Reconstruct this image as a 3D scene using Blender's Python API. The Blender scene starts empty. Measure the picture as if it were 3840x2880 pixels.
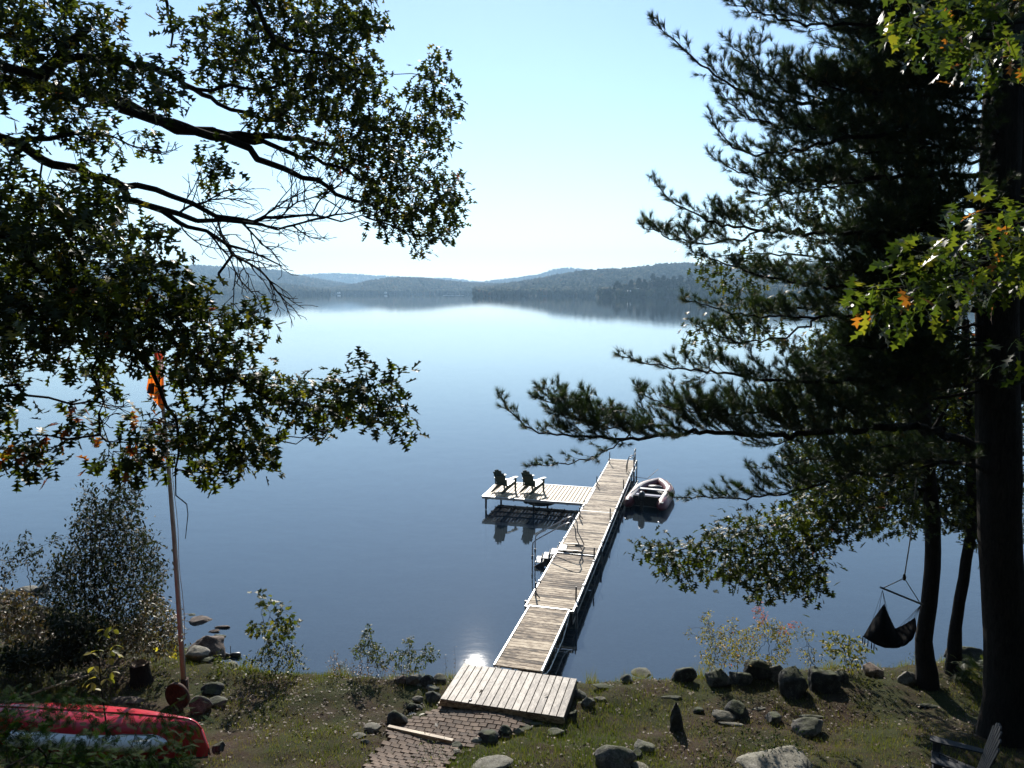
import bpy, math, random
import numpy as np
from mathutils import Vector, Matrix, noise as mnoise

# ---------------------------------------------------------------- camera, sky, sun
scene = bpy.context.scene
COL = scene.collection
F = 2770.0; CAMH = 8.6; PIT = math.atan((1440-1092)/F)
cd = bpy.data.cameras.new("camera"); cam = bpy.data.objects.new("camera", cd); COL.objects.link(cam)
cd.sensor_fit = 'HORIZONTAL'; cd.sensor_width = 36.0; cd.lens = 36.0*F/3840.0
cd.clip_start = 0.05; cd.clip_end = 30000
cam.location = (0, 0, CAMH); cam.rotation_euler = (math.pi/2-PIT, 0, 0)
scene.camera = cam

SUN_EL = math.radians(29.0); SUN_AZ = math.radians(-3.0)      # azimuth from +Y, negative to the left
world = bpy.data.worlds.new("World"); scene.world = world; world.use_nodes = True
wn = world.node_tree; bg = wn.nodes["Background"]
sky = wn.nodes.new("ShaderNodeTexSky"); sky.sky_type = 'NISHITA'; sky.sun_disc = False
sky.sun_elevation = SUN_EL; sky.sun_rotation = SUN_AZ
sky.air_density = 1.0; sky.dust_density = 0.04; sky.ozone_density = 1.6; sky.altitude = 200
wn.links.new(sky.outputs[0], bg.inputs[0]); bg.inputs[1].default_value = 0.082
sl = bpy.data.lights.new("sun", 'SUN'); so = bpy.data.objects.new("sun", sl); COL.objects.link(so)
sl.energy = 4.6; sl.angle = math.radians(0.53); sl.color = (1.0, 0.94, 0.85)
sdir = Vector((math.sin(SUN_AZ)*math.cos(SUN_EL), math.cos(SUN_AZ)*math.cos(SUN_EL), math.sin(SUN_EL)))
so.rotation_euler = sdir.to_track_quat('Z', 'Y').to_euler(); so.location = (0, 0, 60)
scene.view_settings.view_transform = 'Standard'; scene.view_settings.look = 'None'
scene.view_settings.gamma = 1.0; scene.view_settings.use_curve_mapping = False
scene.view_settings.exposure = 1.0
cy = scene.cycles
cy.max_bounces = 6; cy.diffuse_bounces = 2; cy.glossy_bounces = 3; cy.transmission_bounces = 3
cy.transparent_max_bounces = 8; cy.volume_bounces = 0; cy.caustics_reflective = False; cy.caustics_refractive = False
cy.use_denoising = True; cy.sample_clamp_indirect = 4.0

# ---------------------------------------------------------------- photo geometry helpers
S_, C_ = math.sin(PIT), math.cos(PIT)
def ray(px, py):
    u = (px-1920)/F; v = (py-1440)/F
    return np.array((u, C_-v*S_, -(S_+v*C_)))
def PZ(px, py, z):
    r = ray(px, py); return np.array((0, 0, CAMH)) + r*((z-CAMH)/r[2])
def PY(px, py, y):
    r = ray(px, py); return np.array((0, 0, CAMH)) + r*(y/r[1])
SHX = [-40, -20, -13, -9.5, -7.6, -6.4, -5.2, -3, 1, 3.5, 6, 8.5, 11, 15, 40]
SHY = [26, 21.5, 19.3, 18.0, 16.6, 15.9, 15.6, 15.45, 15.2, 15.35, 15.7, 15.9, 16.3, 17.5, 22]
def ground_z(x, y):
    x = np.asarray(x, float); y = np.asarray(y, float)
    d = np.interp(x, SHX, SHY) - y
    dp = np.maximum(d, 0)
    z = 0.34*(1-np.exp(-dp/0.25)) + 0.075*dp + 0.13*np.maximum(dp-2.6, 0) + 0.16*np.maximum(dp-5.5, 0) + 0.12*np.maximum(dp-8.5, 0)
    z = z + 0.035*np.sin(x*1.7+y*0.6)*np.clip(dp, 0, 1) + 0.025*np.sin(y*2.9-x*1.1)*np.clip(dp, 0, 1) + 0.015*np.sin(x*5.3)*np.sin(y*4.7)*np.clip(dp, 0, 1)
    dn = np.minimum(d, 0)
    zn = -0.02 + 0.16*dn + 0.03*np.sin(x*2.3)*np.sin(y*1.9)
    zn = np.maximum(zn, -4.0)
    return np.where(d > 0, z, zn)
def G(px, py, floor=-0.05):
    """point of the ground seen at a pixel"""
    r = ray(px, py); t = 6.0
    while t < 80:
        p = np.array((0, 0, CAMH)) + r*t
        if p[2] <= max(float(ground_z(p[0], p[1])), floor): break
        t += 0.02
    return p
def mpp(p):                                     # metres per photo pixel at a point
    d = p[1]*C_-(p[2]-CAMH)*S_
    return d/F

# ---------------------------------------------------------------- object helpers
def link(o, parent=None):
    COL.objects.link(o)
    if parent is not None: o.parent = parent
    return o
def tag(o, label=None, cat=None, group=None, kind=None):
    if label: o["label"] = label
    if cat: o["category"] = cat
    if group: o["group"] = group
    if kind: o["kind"] = kind
    return o
def thing(name, label, cat, loc=(0, 0, 0), rz=0.0, group=None):
    o = bpy.data.objects.new(name, None); COL.objects.link(o)
    o.location = loc; o.rotation_euler = (0, 0, rz); o.empty_display_size = 0.1
    return tag(o, label, cat, group)
def copy_tree(o, parent=None):
    c = o.copy(); COL.objects.link(c)
    if parent is not None: c.parent = parent
    for ch in list(o.children): copy_tree(ch, c)
    return c
def mesh_np(name, V, Fc, mat, smooth=False, attr=None, nside=None):
    """V (n,3); Fc (m,k) index array; attr: per-vertex float 'tint'"""
    me = bpy.data.meshes.new(name)
    V = np.ascontiguousarray(V, dtype=np.float32); Fc = np.ascontiguousarray(Fc, dtype=np.int32)
    m, k = Fc.shape
    me.vertices.add(len(V)); me.vertices.foreach_set("co", V.ravel())
    me.loops.add(m*k); me.loops.foreach_set("vertex_index", Fc.ravel())
    me.polygons.add(m); me.polygons.foreach_set("loop_start", np.arange(0, m*k, k, dtype=np.int32))
    if smooth: me.polygons.foreach_set("use_smooth", np.ones(m, dtype=bool))
    me.update(calc_edges=True)
    if attr is not None:
        a = me.attributes.new("tint", 'FLOAT', 'POINT'); a.data.foreach_set("value", np.ascontiguousarray(attr, dtype=np.float32))
    if mat is not None: me.materials.append(mat)
    return me
class MB:
    def __init__(s): s.v = []; s.f = []; s.sm = []
    def add(s, V, Fs, smooth=False):
        b = len(s.v); s.v.extend([tuple(map(float, p)) for p in V]); s.f.extend([tuple(int(i)+b for i in f) for f in Fs]); s.sm.extend([smooth]*len(Fs)); return s
    def box(s, c, size, ax=None, bev=0.0):
        c = np.array(c, float); h = np.array(size, float)/2
        ax = np.eye(3) if ax is None else np.array(ax, float)
        if bev <= 0:
            P = [c+ax[0]*h[0]*a+ax[1]*h[1]*b+ax[2]*h[2]*d for a in (-1, 1) for b in (-1, 1) for d in (-1, 1)]
            return s.add(P, [(0, 1, 3, 2), (4, 6, 7, 5), (0, 4, 5, 1), (2, 3, 7, 6), (0, 2, 6, 4), (1, 5, 7, 3)])
        # chamfered: 24 verts
        P = []; idx = {}
        for a in (-1, 1):
            for b in (-1, 1):
                for d in (-1, 1):
                    for k in range(3):
                        q = np.array((a, b, d), float)*(h-bev)
                        q[k] = (a, b, d)[k]*h[k]
                        idx[(a, b, d, k)] = len(P); P.append(c+ax[0]*q[0]+ax[1]*q[1]+ax[2]*q[2])
        Fs = []
        for k in range(3):
            i, j = [(1, 2), (2, 0), (0, 1)][k]
            for sg in (-1, 1):
                f = []
                for (p, q) in ((-1, -1), (1, -1), (1, 1), (-1, 1)):
                    t = [0, 0, 0]; t[k] = sg; t[i] = p; t[j] = q; f.append(idx[(t[0], t[1], t[2], k)])
                Fs.append(f if sg > 0 else f[::-1])
        for k in range(3):       # edges along axis k
            i, j = [(1, 2), (2, 0), (0, 1)][k]
            for p in (-1, 1):
                for q in (-1, 1):
                    f = []
                    for (sg, kk) in ((-1, i), (1, i), (1, j), (-1, j)):
                        t = [0, 0, 0]; t[k] = sg; t[i] = p; t[j] = q; f.append(idx[(t[0], t[1], t[2], kk)])
                    Fs.append(f if p*q > 0 else f[::-1])
        for a in (-1, 1):
            for b in (-1, 1):
                for d in (-1, 1):
                    f = [idx[(a, b, d, k)] for k in range(3)]
                    Fs.append(f if a*b*d > 0 else f[::-1])
        return s.add(P, Fs)
    def bar(s, a, b, w, h=None, up=(0, 0, 1), bev=0.0):
        a = np.array(a, float); b = np.array(b, float); h = w if h is None else h
        d = b-a; L = np.linalg.norm(d); d = d/L; up = np.array(up, float)
        if abs(d@up) > 0.95: up = np.array((1., 0, 0)) if abs(d[0]) < 0.9 else np.array((0, 1., 0))
        r = np.cross(d, up); r /= np.linalg.norm(r); u = np.cross(r, d)
        return s.box((a+b)/2, (L, w, h), (d, r, u), bev)
    def tube(s, pts, rad, n=8, cap=True, smooth=True):
        pts = [np.array(p, float) for p in pts]; m = len(pts)
        rad = [rad]*m if np.isscalar(rad) else list(rad)
        T = [pts[min(i+1, m-1)]-pts[max(i-1, 0)] for i in range(m)]; T = [t/(np.linalg.norm(t)+1e-9) for t in T]
        u = np.cross(T[0], (0, 0, 1.0)); 
        if np.linalg.norm(u) < 0.05: u = np.cross(T[0], (1.0, 0, 0))
        u /= np.linalg.norm(u); V = []
        for i in range(m):
            u = u-T[i]*(u@T[i]); u /= np.linalg.norm(u)+1e-9; w = np.cross(T[i], u)
            for k in range(n):
                a = 2*math.pi*k/n; V.append(pts[i]+(u*math.cos(a)+w*math.sin(a))*rad[i])
        Fs = [(i*n+k, i*n+(k+1) % n, (i+1)*n+(k+1) % n, (i+1)*n+k) for i in range(m-1) for k in range(n)]
        s.add(V, Fs, smooth)
        if cap:
            b = len(s.v)-len(V)
            s.f.append(tuple(b+k for k in range(n))[::-1]); s.sm.append(False)
            s.f.append(tuple(b+(m-1)*n+k for k in range(n))); s.sm.append(False)
        return s
    def lathe(s, c, prof, n=16, ax=None, smooth=True):
        c = np.array(c, float); ax = np.eye(3) if ax is None else np.array(ax, float)
        V = [c+ax[0]*r*math.cos(2*math.pi*k/n)+ax[1]*r*math.sin(2*math.pi*k/n)+ax[2]*z for (r, z) in prof for k in range(n)]
        m = len(prof)
        return s.add(V, [(i*n+k, i*n+(k+1) % n, (i+1)*n+(k+1) % n, (i+1)*n+k) for i in range(m-1) for k in range(n)]+[tuple(range(n))[::-1], tuple((m-1)*n+k for k in range(n))], smooth)
    def prism(s, outline, t, o, ax):
        """outline 2-D in ax[0],ax[1]; thickness t along ax[2]"""
        o = np.array(o, float); ax = np.array(ax, float); n = len(outline)
        V = [o+ax[0]*a+ax[1]*b+ax[2]*t*k for k in (-.5, .5) for (a, b) in outline]
        return s.add(V, [tuple(range(n))[::-1], tuple(range(n, 2*n))]+[(i, (i+1) % n, n+(i+1) % n, n+i) for i in range(n)])
    def build(s, name, mat, parent=None, label=None):
        off = np.zeros(3)
        p = parent
        while p is not None: off = off+np.array(p.location); p = p.parent
        me = bpy.data.meshes.new(name)
        me.from_pydata([(a-off[0], b-off[1], c-off[2]) for a, b, c in s.v], [], s.f)
        me.polygons.foreach_set("use_smooth", s.sm); me.materials.append(mat); me.update()
        o = bpy.data.objects.new(name, me); link(o, parent)
        if label: o["label"] = label
        return o
    def build_local(s, name, mat, parent=None):
        me = bpy.data.meshes.new(name); me.from_pydata(s.v, [], s.f)
        me.polygons.foreach_set("use_smooth", s.sm); me.materials.append(mat); me.update()
        o = bpy.data.objects.new(name, me); link(o, parent); return o

# ---------------------------------------------------------------- materials
def ramp(nt, stops, fac=None):
    r = nt.nodes.new("ShaderNodeValToRGB"); el = r.color_ramp.elements
    while len(el) < len(stops): el.new(0.5)
    for e, (p, c) in zip(el, stops): e.position = p; e.color = (c[0], c[1], c[2], 1)
    if fac is not None: nt.links.new(fac, r.inputs[0])
    return r.outputs[0]
def newmat(name):
    m = bpy.data.materials.new(name); m.use_nodes = True; nt = m.node_tree
    return m, nt, nt.nodes["Principled BSDF"], nt.nodes["Material Output"]
def N(nt, typ, **kw):
    n = nt.nodes.new(typ)
    for k, v in kw.items(): setattr(n, k, v)
    return n
def noise_f(nt, scale, detail=4, rough=0.55, vec=None, stretch=None, coord='Object', dist=0.0):
    tc = N(nt, "ShaderNodeTexCoord"); v = tc.outputs[coord] if vec is None else vec
    if stretch is not None:
        mp = N(nt, "ShaderNodeMapping"); mp.inputs['Scale'].default_value = stretch; nt.links.new(v, mp.inputs[0]); v = mp.outputs[0]
    n = N(nt, "ShaderNodeTexNoise"); n.inputs['Scale'].default_value = scale; n.inputs['Detail'].default_value = detail
    n.inputs['Roughness'].default_value = rough; n.inputs['Distortion'].default_value = dist
    nt.links.new(v, n.inputs['Vector']); return n.outputs['Fac']
def math_n(nt, op, a, b=None):
    n = N(nt, "ShaderNodeMath", operation=op)
    for i, x in enumerate((a, b)):
        if x is None: continue
        if isinstance(x, (int, float)): n.inputs[i].default_value = x
        else: nt.links.new(x, n.inputs[i])
    return n.outputs[0]
def mix_c(nt, fac, a, b, mode='MIX'):
    n = N(nt, "ShaderNodeMix", data_type='RGBA', blend_type=mode)
    for i, x in ((0, fac), (6, a), (7, b)):
        if isinstance(x, (int, float)): n.inputs[i].default_value = x
        elif isinstance(x, tuple): n.inputs[i].default_value = (*x, 1)
        else: nt.links.new(x, n.inputs[i])
    return n.outputs[2]
def bump(nt, h, strength, dist=0.02):
    b = N(nt, "ShaderNodeBump"); b.inputs['Strength'].default_value = strength; b.inputs['Distance'].default_value = dist
    nt.links.new(h, b.inputs['Height']); return b.outputs[0]
def surf(name, stops, scale=8, rough=0.7, bmp=0.3, bd=0.01, stretch=None, detail=5, rand=0.0, metal=0.0, spec=0.4, coord='Object'):
    m, nt, p, o = newmat(name)
    f = noise_f(nt, scale, detail, 0.6, stretch=stretch, coord=coord)
    if rand:
        oi = N(nt, "ShaderNodeObjectInfo"); r = math_n(nt, 'MULTIPLY', math_n(nt, 'SUBTRACT', oi.outputs['Random'], 0.5), rand)
        f2 = math_n(nt, 'ADD', f, r)
    else: f2 = f
    nt.links.new(ramp(nt, stops, f2), p.inputs['Base Color'])
    p.inputs['Roughness'].default_value = rough; p.inputs['Metallic'].default_value = metal; p.inputs['Specular IOR Level'].default_value = spec
    if bmp: nt.links.new(bump(nt, f, bmp, bd), p.inputs['Normal'])
    return m
def leafmat(name, stops, trans=0.35, rough=0.45, spec=0.5, tcol=1.6):
    """stops over the per-leaf tint 0..1"""
    m, nt, p, o = newmat(name)
    a = N(nt, "ShaderNodeAttribute", attribute_name="tint")
    oi = N(nt, "ShaderNodeObjectInfo")
    f = math_n(nt, 'ADD', a.outputs['Fac'], math_n(nt, 'MULTIPLY', noise_f(nt, 3.0, 2), 0.12))
    c = ramp(nt, stops, f)
    nt.links.new(c, p.inputs['Base Color']); p.inputs['Roughness'].default_value = rough; p.inputs['Specular IOR Level'].default_value = spec
    t = N(nt, "ShaderNodeBsdfTranslucent")
    nt.links.new(mix_c(nt, 1.0, c, (tcol*1.0, tcol*1.1, tcol*0.5), 'MULTIPLY'), t.inputs[0])
    mx = N(nt, "ShaderNodeMixShader"); mx.inputs[0].default_value = trans
    nt.links.new(p.outputs[0], mx.inputs[1]); nt.links.new(t.outputs[0], mx.inputs[2]); nt.links.new(mx.outputs[0], o.inputs[0])
    return m
M = {}
def wood_mat(name, lo, mid, hi, axis_stretch, rand=0.35, scale=3.0, contrast=(0.36, 0.47, 0.62), spec=0.35, rough=0.6, knots=False):
    m, nt, p, o = newmat(name)
    f = noise_f(nt, scale, 6, 0.7, stretch=axis_stretch, coord='Object', dist=0.6)
    oi = N(nt, "ShaderNodeObjectInfo")
    tc = N(nt, "ShaderNodeTexCoord")
    ad = N(nt, "ShaderNodeVectorMath", operation='ADD'); cmb = N(nt, "ShaderNodeCombineXYZ")
    rr = math_n(nt, 'MULTIPLY', oi.outputs['Random'], 37.0)
    nt.links.new(rr, cmb.inputs[0]); nt.links.new(rr, cmb.inputs[1]); nt.links.new(rr, cmb.inputs[2])
    nt.links.new(tc.outputs['Object'], ad.inputs[0]); nt.links.new(cmb.outputs[0], ad.inputs[1])
    f = noise_f(nt, scale, 6, 0.7, vec=ad.outputs[0], stretch=axis_stretch, dist=0.6)
    f_b = noise_f(nt, 1.3, 3, 0.6, vec=ad.outputs[0])
    f2 = math_n(nt, 'ADD', math_n(nt, 'ADD', f, math_n(nt, 'MULTIPLY', math_n(nt, 'SUBTRACT', oi.outputs['Random'], 0.5), rand)), math_n(nt, 'MULTIPLY', math_n(nt, 'SUBTRACT', f_b, 0.5), 0.5))
    c = ramp(nt, [(contrast[0], lo), (contrast[1], mid), (contrast[2], hi)], f2)
    nt.links.new(c, p.inputs['Base Color']); p.inputs['Roughness'].default_value = rough; p.inputs['Specular IOR Level'].default_value = spec
    nt.links.new(bump(nt, f, 0.5, 0.004), p.inputs['Normal'])
    return m
M['deck'] = wood_mat("weathered deck boards", (.030, .019, .012), (.22, .155, .10), (.56, .46, .33), (1.8, 13, 13), rand=0.20, contrast=(0.38, 0.47, 0.58), spec=.25, rough=.75)
M['landing'] = wood_mat("grey landing boards", (.07, .052, .04), (.19, .155, .12), (.38, .335, .28), (2.2, 8, 8), rand=0.16, contrast=(0.36, 0.48, 0.62))
M['newdeck'] = wood_mat("new pine boards", (.22, .135, .06), (.36, .25, .135), (.47, .37, .235), (1, 14, 14), rand=0.28, contrast=(0.25, 0.5, 0.72))
M['timber'] = wood_mat("pale timber", (.12, .08, .05), (.34, .25, .16), (.52, .42, .29), (1.2, 14, 14), rand=0.1)
M['metal'] = surf("pale aluminium rail", [(0.3, (.40, .40, .39)), (0.7, (.62, .62, .60))], 14, 0.42, 0.15, 0.002, metal=0.35)
M['dark_metal'] = surf("dark pipe", [(0.3, (.03, .03, .032)), (0.7, (.10, .10, .10))], 20, 0.45, 0.1, 0.002, metal=0.6)
M['under'] = surf("dark brown framing", [(0.3, (.02, .018, .015)), (0.7, (.06, .05, .045))], 6, 0.7, 0.2, 0.01)  # one dark brown for joists, beams, fascias and step frames
M['steel'] = surf("galvanised tube", [(0.3, (.16, .16, .17)), (0.7, (.34, .34, .35))], 20, 0.35, 0.05, 0.002, metal=0.8)
M['green'] = surf("dark green plastic lumber", [(0.3, (.010, .035, .028)), (0.7, (.02, .055, .045))], 15, 0.45, 0.15, 0.002)
M['green_arm_glare'] = surf("glare pale green", [(0.3, (.16, .22, .20)), (0.7, (.30, .36, .33))], 15, 0.3, 0.15, 0.002)  # arms paler than the slats: sun glare put into the colour
M['whiteplastic'] = surf("white plastic tread", [(0.3, (.55, .55, .52)), (0.7, (.75, .75, .72))], 10, 0.5, 0.1, 0.003)
M['pole'] = surf("chalky white paint", [(0.3, (.27, .26, .24)), (0.6, (.44, .43, .41)), (0.8, (.54, .53, .51))], 4, 0.6, 0.1, 0.002, stretch=(6, 6, 1))
M['rust'] = surf("rusty iron", [(0.3, (.018, .009, .006)), (0.55, (.055, .022, .011)), (0.75, (.13, .06, .03))], 18, 0.85, 0.5, 0.006)
M['red'] = surf("red hull gelcoat", [(0.3, (.42, .012, .022)), (0.7, (.56, .03, .05))], 3, 0.22, 0.05, 0.002, spec=0.6)
M['reddark'] = surf("maroon inflatable fabric", [(0.3, (.085, .010, .014)), (0.7, (.15, .02, .026))], 5, 0.45, 0.15, 0.003)
M['rubber'] = surf("grey rubber fabric", [(0.3, (.12, .11, .11)), (0.7, (.27, .25, .245))], 6, 0.5, 0.15, 0.003)
M['black'] = surf("black plastic", [(0.3, (.010, .010, .011)), (0.7, (.03, .03, .032))], 12, 0.4, 0.1, 0.002)
M['blue'] = surf("navy vinyl", [(0.3, (.03, .035, .11)), (0.7, (.06, .07, .18))], 8, 0.5, 0.2, 0.004)
M['yellow'] = surf("yellow plastic", [(0.3, (.50, .33, .02)), (0.7, (.66, .46, .04))], 8, 0.4, 0.1, 0.003)
M['white'] = surf("white hull", [(0.3, (.62, .64, .63)), (0.7, (.76, .78, .77))], 3, 0.35, 0.05, 0.002)
M['orange'] = None
M['rope'] = surf("grey rope", [(0.3, (.20, .18, .15)), (0.7, (.40, .36, .30))], 60, 0.9, 0.3, 0.002)
M['cloth'] = surf("black woven cloth", [(0.3, (.004, .004, .0045)), (0.7, (.010, .009, .009))], 40, 0.95, 0.4, 0.003, spec=0.05)
M['greywood'] = surf("weathered grey chair boards", [(0.3, (.028, .030, .033)), (0.7, (.06, .062, .066))], 5, 0.75, 0.3, 0.003, stretch=(8, 8, 1))
M['paver'] = surf("brown paver", [(0.25, (.038, .023, .014)), (0.5, (.098, .062, .040)), (0.75, (.17, .118, .082))], 9, 0.85, 0.5, 0.008, rand=0.3, detail=6)
def barkmat(name, lo, hi, st):
    m, nt, p, o = newmat(name)
    f = noise_f(nt, 5, 8, 0.75, stretch=st, dist=1.0)
    nt.links.new(ramp(nt, [(0.35, lo), (0.65, hi)], f), p.inputs['Base Color']); p.inputs['Roughness'].default_value = 0.95
    p.inputs['Specular IOR Level'].default_value = 0.15
    nt.links.new(bump(nt, f, 1.0, 0.04), p.inputs['Normal']); return m
M['bark'] = barkmat("furrowed bark", (.006, .005, .0045), (.030, .025, .021), (5, 5, 1))
M['twig'] = barkmat("twig bark", (.008, .0065, .0055), (.030, .025, .02), (2, 2, 2))
M['stump'] = surf("old stump wood", [(0.3, (.10, .07, .05)), (0.7, (.34, .27, .20))], 20, 0.9, 0.6, 0.01)
def rockmat(name, lo, mid, hi, moss=0.0):
    m, nt, p, o = newmat(name)
    oi = N(nt, "ShaderNodeObjectInfo")
    f = noise_f(nt, 7, 9, 0.72); g = noise_f(nt, 2.2, 4, 0.6); h = noise_f(nt, 38, 4, 0.6)
    f2 = math_n(nt, 'ADD', math_n(nt, 'MULTIPLY', f, 0.7), math_n(nt, 'MULTIPLY', h, 0.3))
    f2 = math_n(nt, 'ADD', f2, math_n(nt, 'MULTIPLY', math_n(nt, 'SUBTRACT', oi.outputs['Random'], 0.5), 0.14))
    c = ramp(nt, [(0.36, lo), (0.5, mid), (0.66, hi)], f2)
    if moss:
        geo = N(nt, "ShaderNodeNewGeometry"); sp = N(nt, "ShaderNodeSeparateXYZ"); nt.links.new(geo.outputs['Normal'], sp.inputs[0])
        k = math_n(nt, 'MULTIPLY', sp.outputs[2], g); k = ramp(nt, [(0.32, (0, 0, 0)), (0.46, (moss, moss, moss))], k)
        c = mix_c(nt, k, c, (.055, .065, .022))
    nt.links.new(c, p.inputs['Base Color']); p.inputs['Roughness'].default_value = 0.88; p.inputs['Specular IOR Level'].default_value = 0.3
    nt.links.new(bump(nt, f2, 0.9, 0.03), p.inputs['Normal']); return m
M['rock'] = rockmat("grey granite", (.030, .028, .026), (.095, .088, .08), (.27, .25, .22), 0.6)
M['rock_dark'] = rockmat("dark basalt boulder", (.012, .012, .012), (.036, .036, .034), (.13, .125, .115), 0.7)
M['rock_brown'] = rockmat("brown shore rock", (.03, .021, .017), (.095, .07, .055), (.24, .19, .155), 0.0)
M['rock_light'] = rockmat("pale lichen rock", (.07, .062, .052), (.16, .145, .12), (.32, .295, .25), 0.25)

GREEN_OAK = [(0.0, (.012, .018, .004)), (0.45, (.030, .040, .007)), (0.75, (.075, .085, .012)), (0.88, (.15, .13, .018)), (0.95, (.24, .12, .020)), (1.0, (.24, .055, .020))]
M['oak'] = leafmat("oak leaf", GREEN_OAK, 0.36, 0.48, 0.16, 2.0)
M['oak_near'] = leafmat("near oak leaf", [(0.0, (.014, .026, .006)), (0.5, (.040, .056, .010)), (0.8, (.105, .115, .016)), (0.92, (.20, .16, .02)), (1.0, (.26, .09, .02))], 0.45, 0.42, 0.2, 2.0)
M['needle'] = leafmat("pine needles", [(0.0, (.009, .020, .008)), (0.6, (.026, .044, .015)), (0.9, (.055, .070, .024)), (1.0, (.12, .09, .04))], 0.25, 0.5, 0.25, 1.6)
M['shrub'] = leafmat("dark shrub leaf", [(0.0, (.009, .013, .006)), (0.6, (.020, .026, .011)), (0.9, (.050, .046, .022)), (1.0, (.14, .09, .04))], 0.3, 0.6, 0.08, 1.4)
M['yellowleaf'] = leafmat("yellow autumn leaf", [(0.0, (.06, .075, .015)), (0.4, (.20, .17, .025)), (0.75, (.36, .24, .04)), (0.92, (.42, .19, .06)), (1.0, (.46, .10, .07))], 0.4, 0.5, 0.15, 1.5)
M['lightleaf'] = leafmat("light green leaf", [(0.0, (.028, .042, .010)), (0.6, (.085, .095, .020)), (1.0, (.24, .20, .04))], 0.4, 0.5, 0.2, 1.5)
M['brownleaf'] = leafmat("brown autumn plant", [(0.0, (.06, .06, .025)), (0.5, (.13, .09, .045)), (1.0, (.26, .13, .07))], 0.3, 0.5, 0.4, 1.3)
M['brightyellow'] = leafmat("bright yellow leaf", [(0.0, (.62, .50, .05)), (1.0, (.70, .55, .08))], 0.35, 0.4, 0.4, 1.2)
M['cedar'] = leafmat("cedar spray", [(0.0, (.006, .016, .004)), (0.7, (.018, .040, .009)), (1.0, (.06, .085, .020))], 0.3, 0.7, 0.03, 1.3)
M['grass'] = leafmat("grass blade", [(0.0, (.040, .066, .009)), (0.4, (.085, .105, .016)), (0.7, (.125, .120, .028)), (1.0, (.20, .15, .065))], 0.35, 0.6, 0.12, 1.4)
M['litter'] = leafmat("fallen leaves", [(0.0, (.040, .022, .013)), (0.5, (.11, .068, .042)), (0.88, (.24, .18, .13)), (1.0, (.50, .45, .38))], 0.12, 0.6, 0.3, 1.0)
M['forest'] = leafmat("distant forest", [(0.0, (.016, .026, .012)), (0.5, (.035, .050, .018)), (0.85, (.065, .070, .024)), (1.0, (.11, .075, .028))], 0.15, 0.8, 0.1, 1.2)

# ---------------------------------------------------------------- leaf templates (length 1 along +X, up +Z)
def strip_leaf(outline, fold=0.18, droop=0.25):
    """outline [(x, halfwidth)] -> verts, tris"""
    V = []; T = []
    n = len(outline)
    for x, h in outline:
        z = -droop*x*x
        V.append((x, 0, z)); V.append((x, h, z+fold*h)); V.append((x, -h, z+fold*h))
    for i in range(n-1):
        a, b = 3*i, 3*i+3
        T += [(a, b, b+1), (a, b+1, a+1), (a, a+2, b+2), (a, b+2, b)]
    return np.array(V, float), np.array(T)
OAK_HI = strip_leaf([(0, .012), (.14, .02), (.19, .11), (.20, .19), (.28, .12), (.34, .045), (.44, .14), (.52, .32), (.56, .22), (.60, .055), (.70, .16), (.80, .27), (.82, .10), (.88, .07), (1.0, .005)])
MAPLE_HI = strip_leaf([(0, .01), (.12, .10), (.05, .34), (.30, .24), (.33, .48), (.52, .50), (.54, .16), (.70, .26), (.76, .12), (1.0, .004)], 0.12, 0.15)
OVAL = strip_leaf([(0, .01), (.3, .20), (.65, .19), (1.0, .005)], 0.2, 0.15)
BROAD = strip_leaf([(0, .01), (.22, .22), (.5, .32), (.78, .20), (1.0, .005)], 0.25, 0.2)
def lobe_leaf(lobes, core=0.07, fold=0.15, droop=0.25):
    V = [(0, 0, 0), (.5, core, -droop*.25), (1, 0, -droop), (.5, -core, -droop*.25)]; T = [(0, 1, 2), (0, 2, 3)]
    for (x0, x1, tx, ty) in lobes:
        for s in (1, -1):
            b = len(V); V += [(x0, 0, -droop*x0*x0), (x1, 0, -droop*x1*x1), (tx, s*ty, -droop*tx*tx+fold*ty)]
            T.append((b, b+1, b+2) if s > 0 else (b, b+2, b+1))
    return np.array(V, float), np.array(T)
OAK_LO = lobe_leaf([(.08, .34, .20, .24), (.28, .62, .58, .42), (.55, .86, .86, .32)], 0.10)
MAPLE_LO = lobe_leaf([(.0, .3, .02, .34), (.08, .58, .48, .52), (.5, .8, .78, .26)], 0.12)
def needle_tuft(n, seed, spread=0.75):
    r = np.random.default_rng(seed); V = []; T = []
    for i in range(n):
        a = r.uniform(0, 2*math.pi); t = r.uniform(0.15, spread); L = r.uniform(.75, 1.1)
        d = np.array((math.cos(t), math.sin(t)*math.cos(a), math.sin(t)*math.sin(a)))
        s = np.cross(d, r.normal(size=3)); s /= np.linalg.norm(s)
        b0 = np.array((r.uniform(-.35, .1), 0, 0)); b = len(V)
        V += [b0-s*.021, b0+s*.021, b0+d*L]; T.append((b, b+1, b+2))
    return np.array(V), np.array(T)
def frond(n=7):
    V = []; T = []
    def seg(a, b, w):
        a = np.array(a); b = np.array(b); d = b-a; p = np.array((-d[1], d[0], 0)); p = p/np.linalg.norm(p)*w; k = len(V)
        V.extend([a-p, a+p, b]); T.append((k, k+1, k+2))
    seg((0, 0, 0), (1, 0, -.2), .03)
    for i in range(n):
        x = .1+.85*i/n; L = .46*(1-x*.75); 
        for s in (1, -1):
            e = (x+L*.6, s*L*.8, -.2*x-.05); seg((x, 0, -.2*x), e, .035)
            m = (x+L*.3, s*L*.4, -.2*x-.02); seg(m, (x+L*.75, s*L*.38, -.2*x-.03), .03)
    return np.array(V), np.array(T)
FROND = frond()
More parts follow.
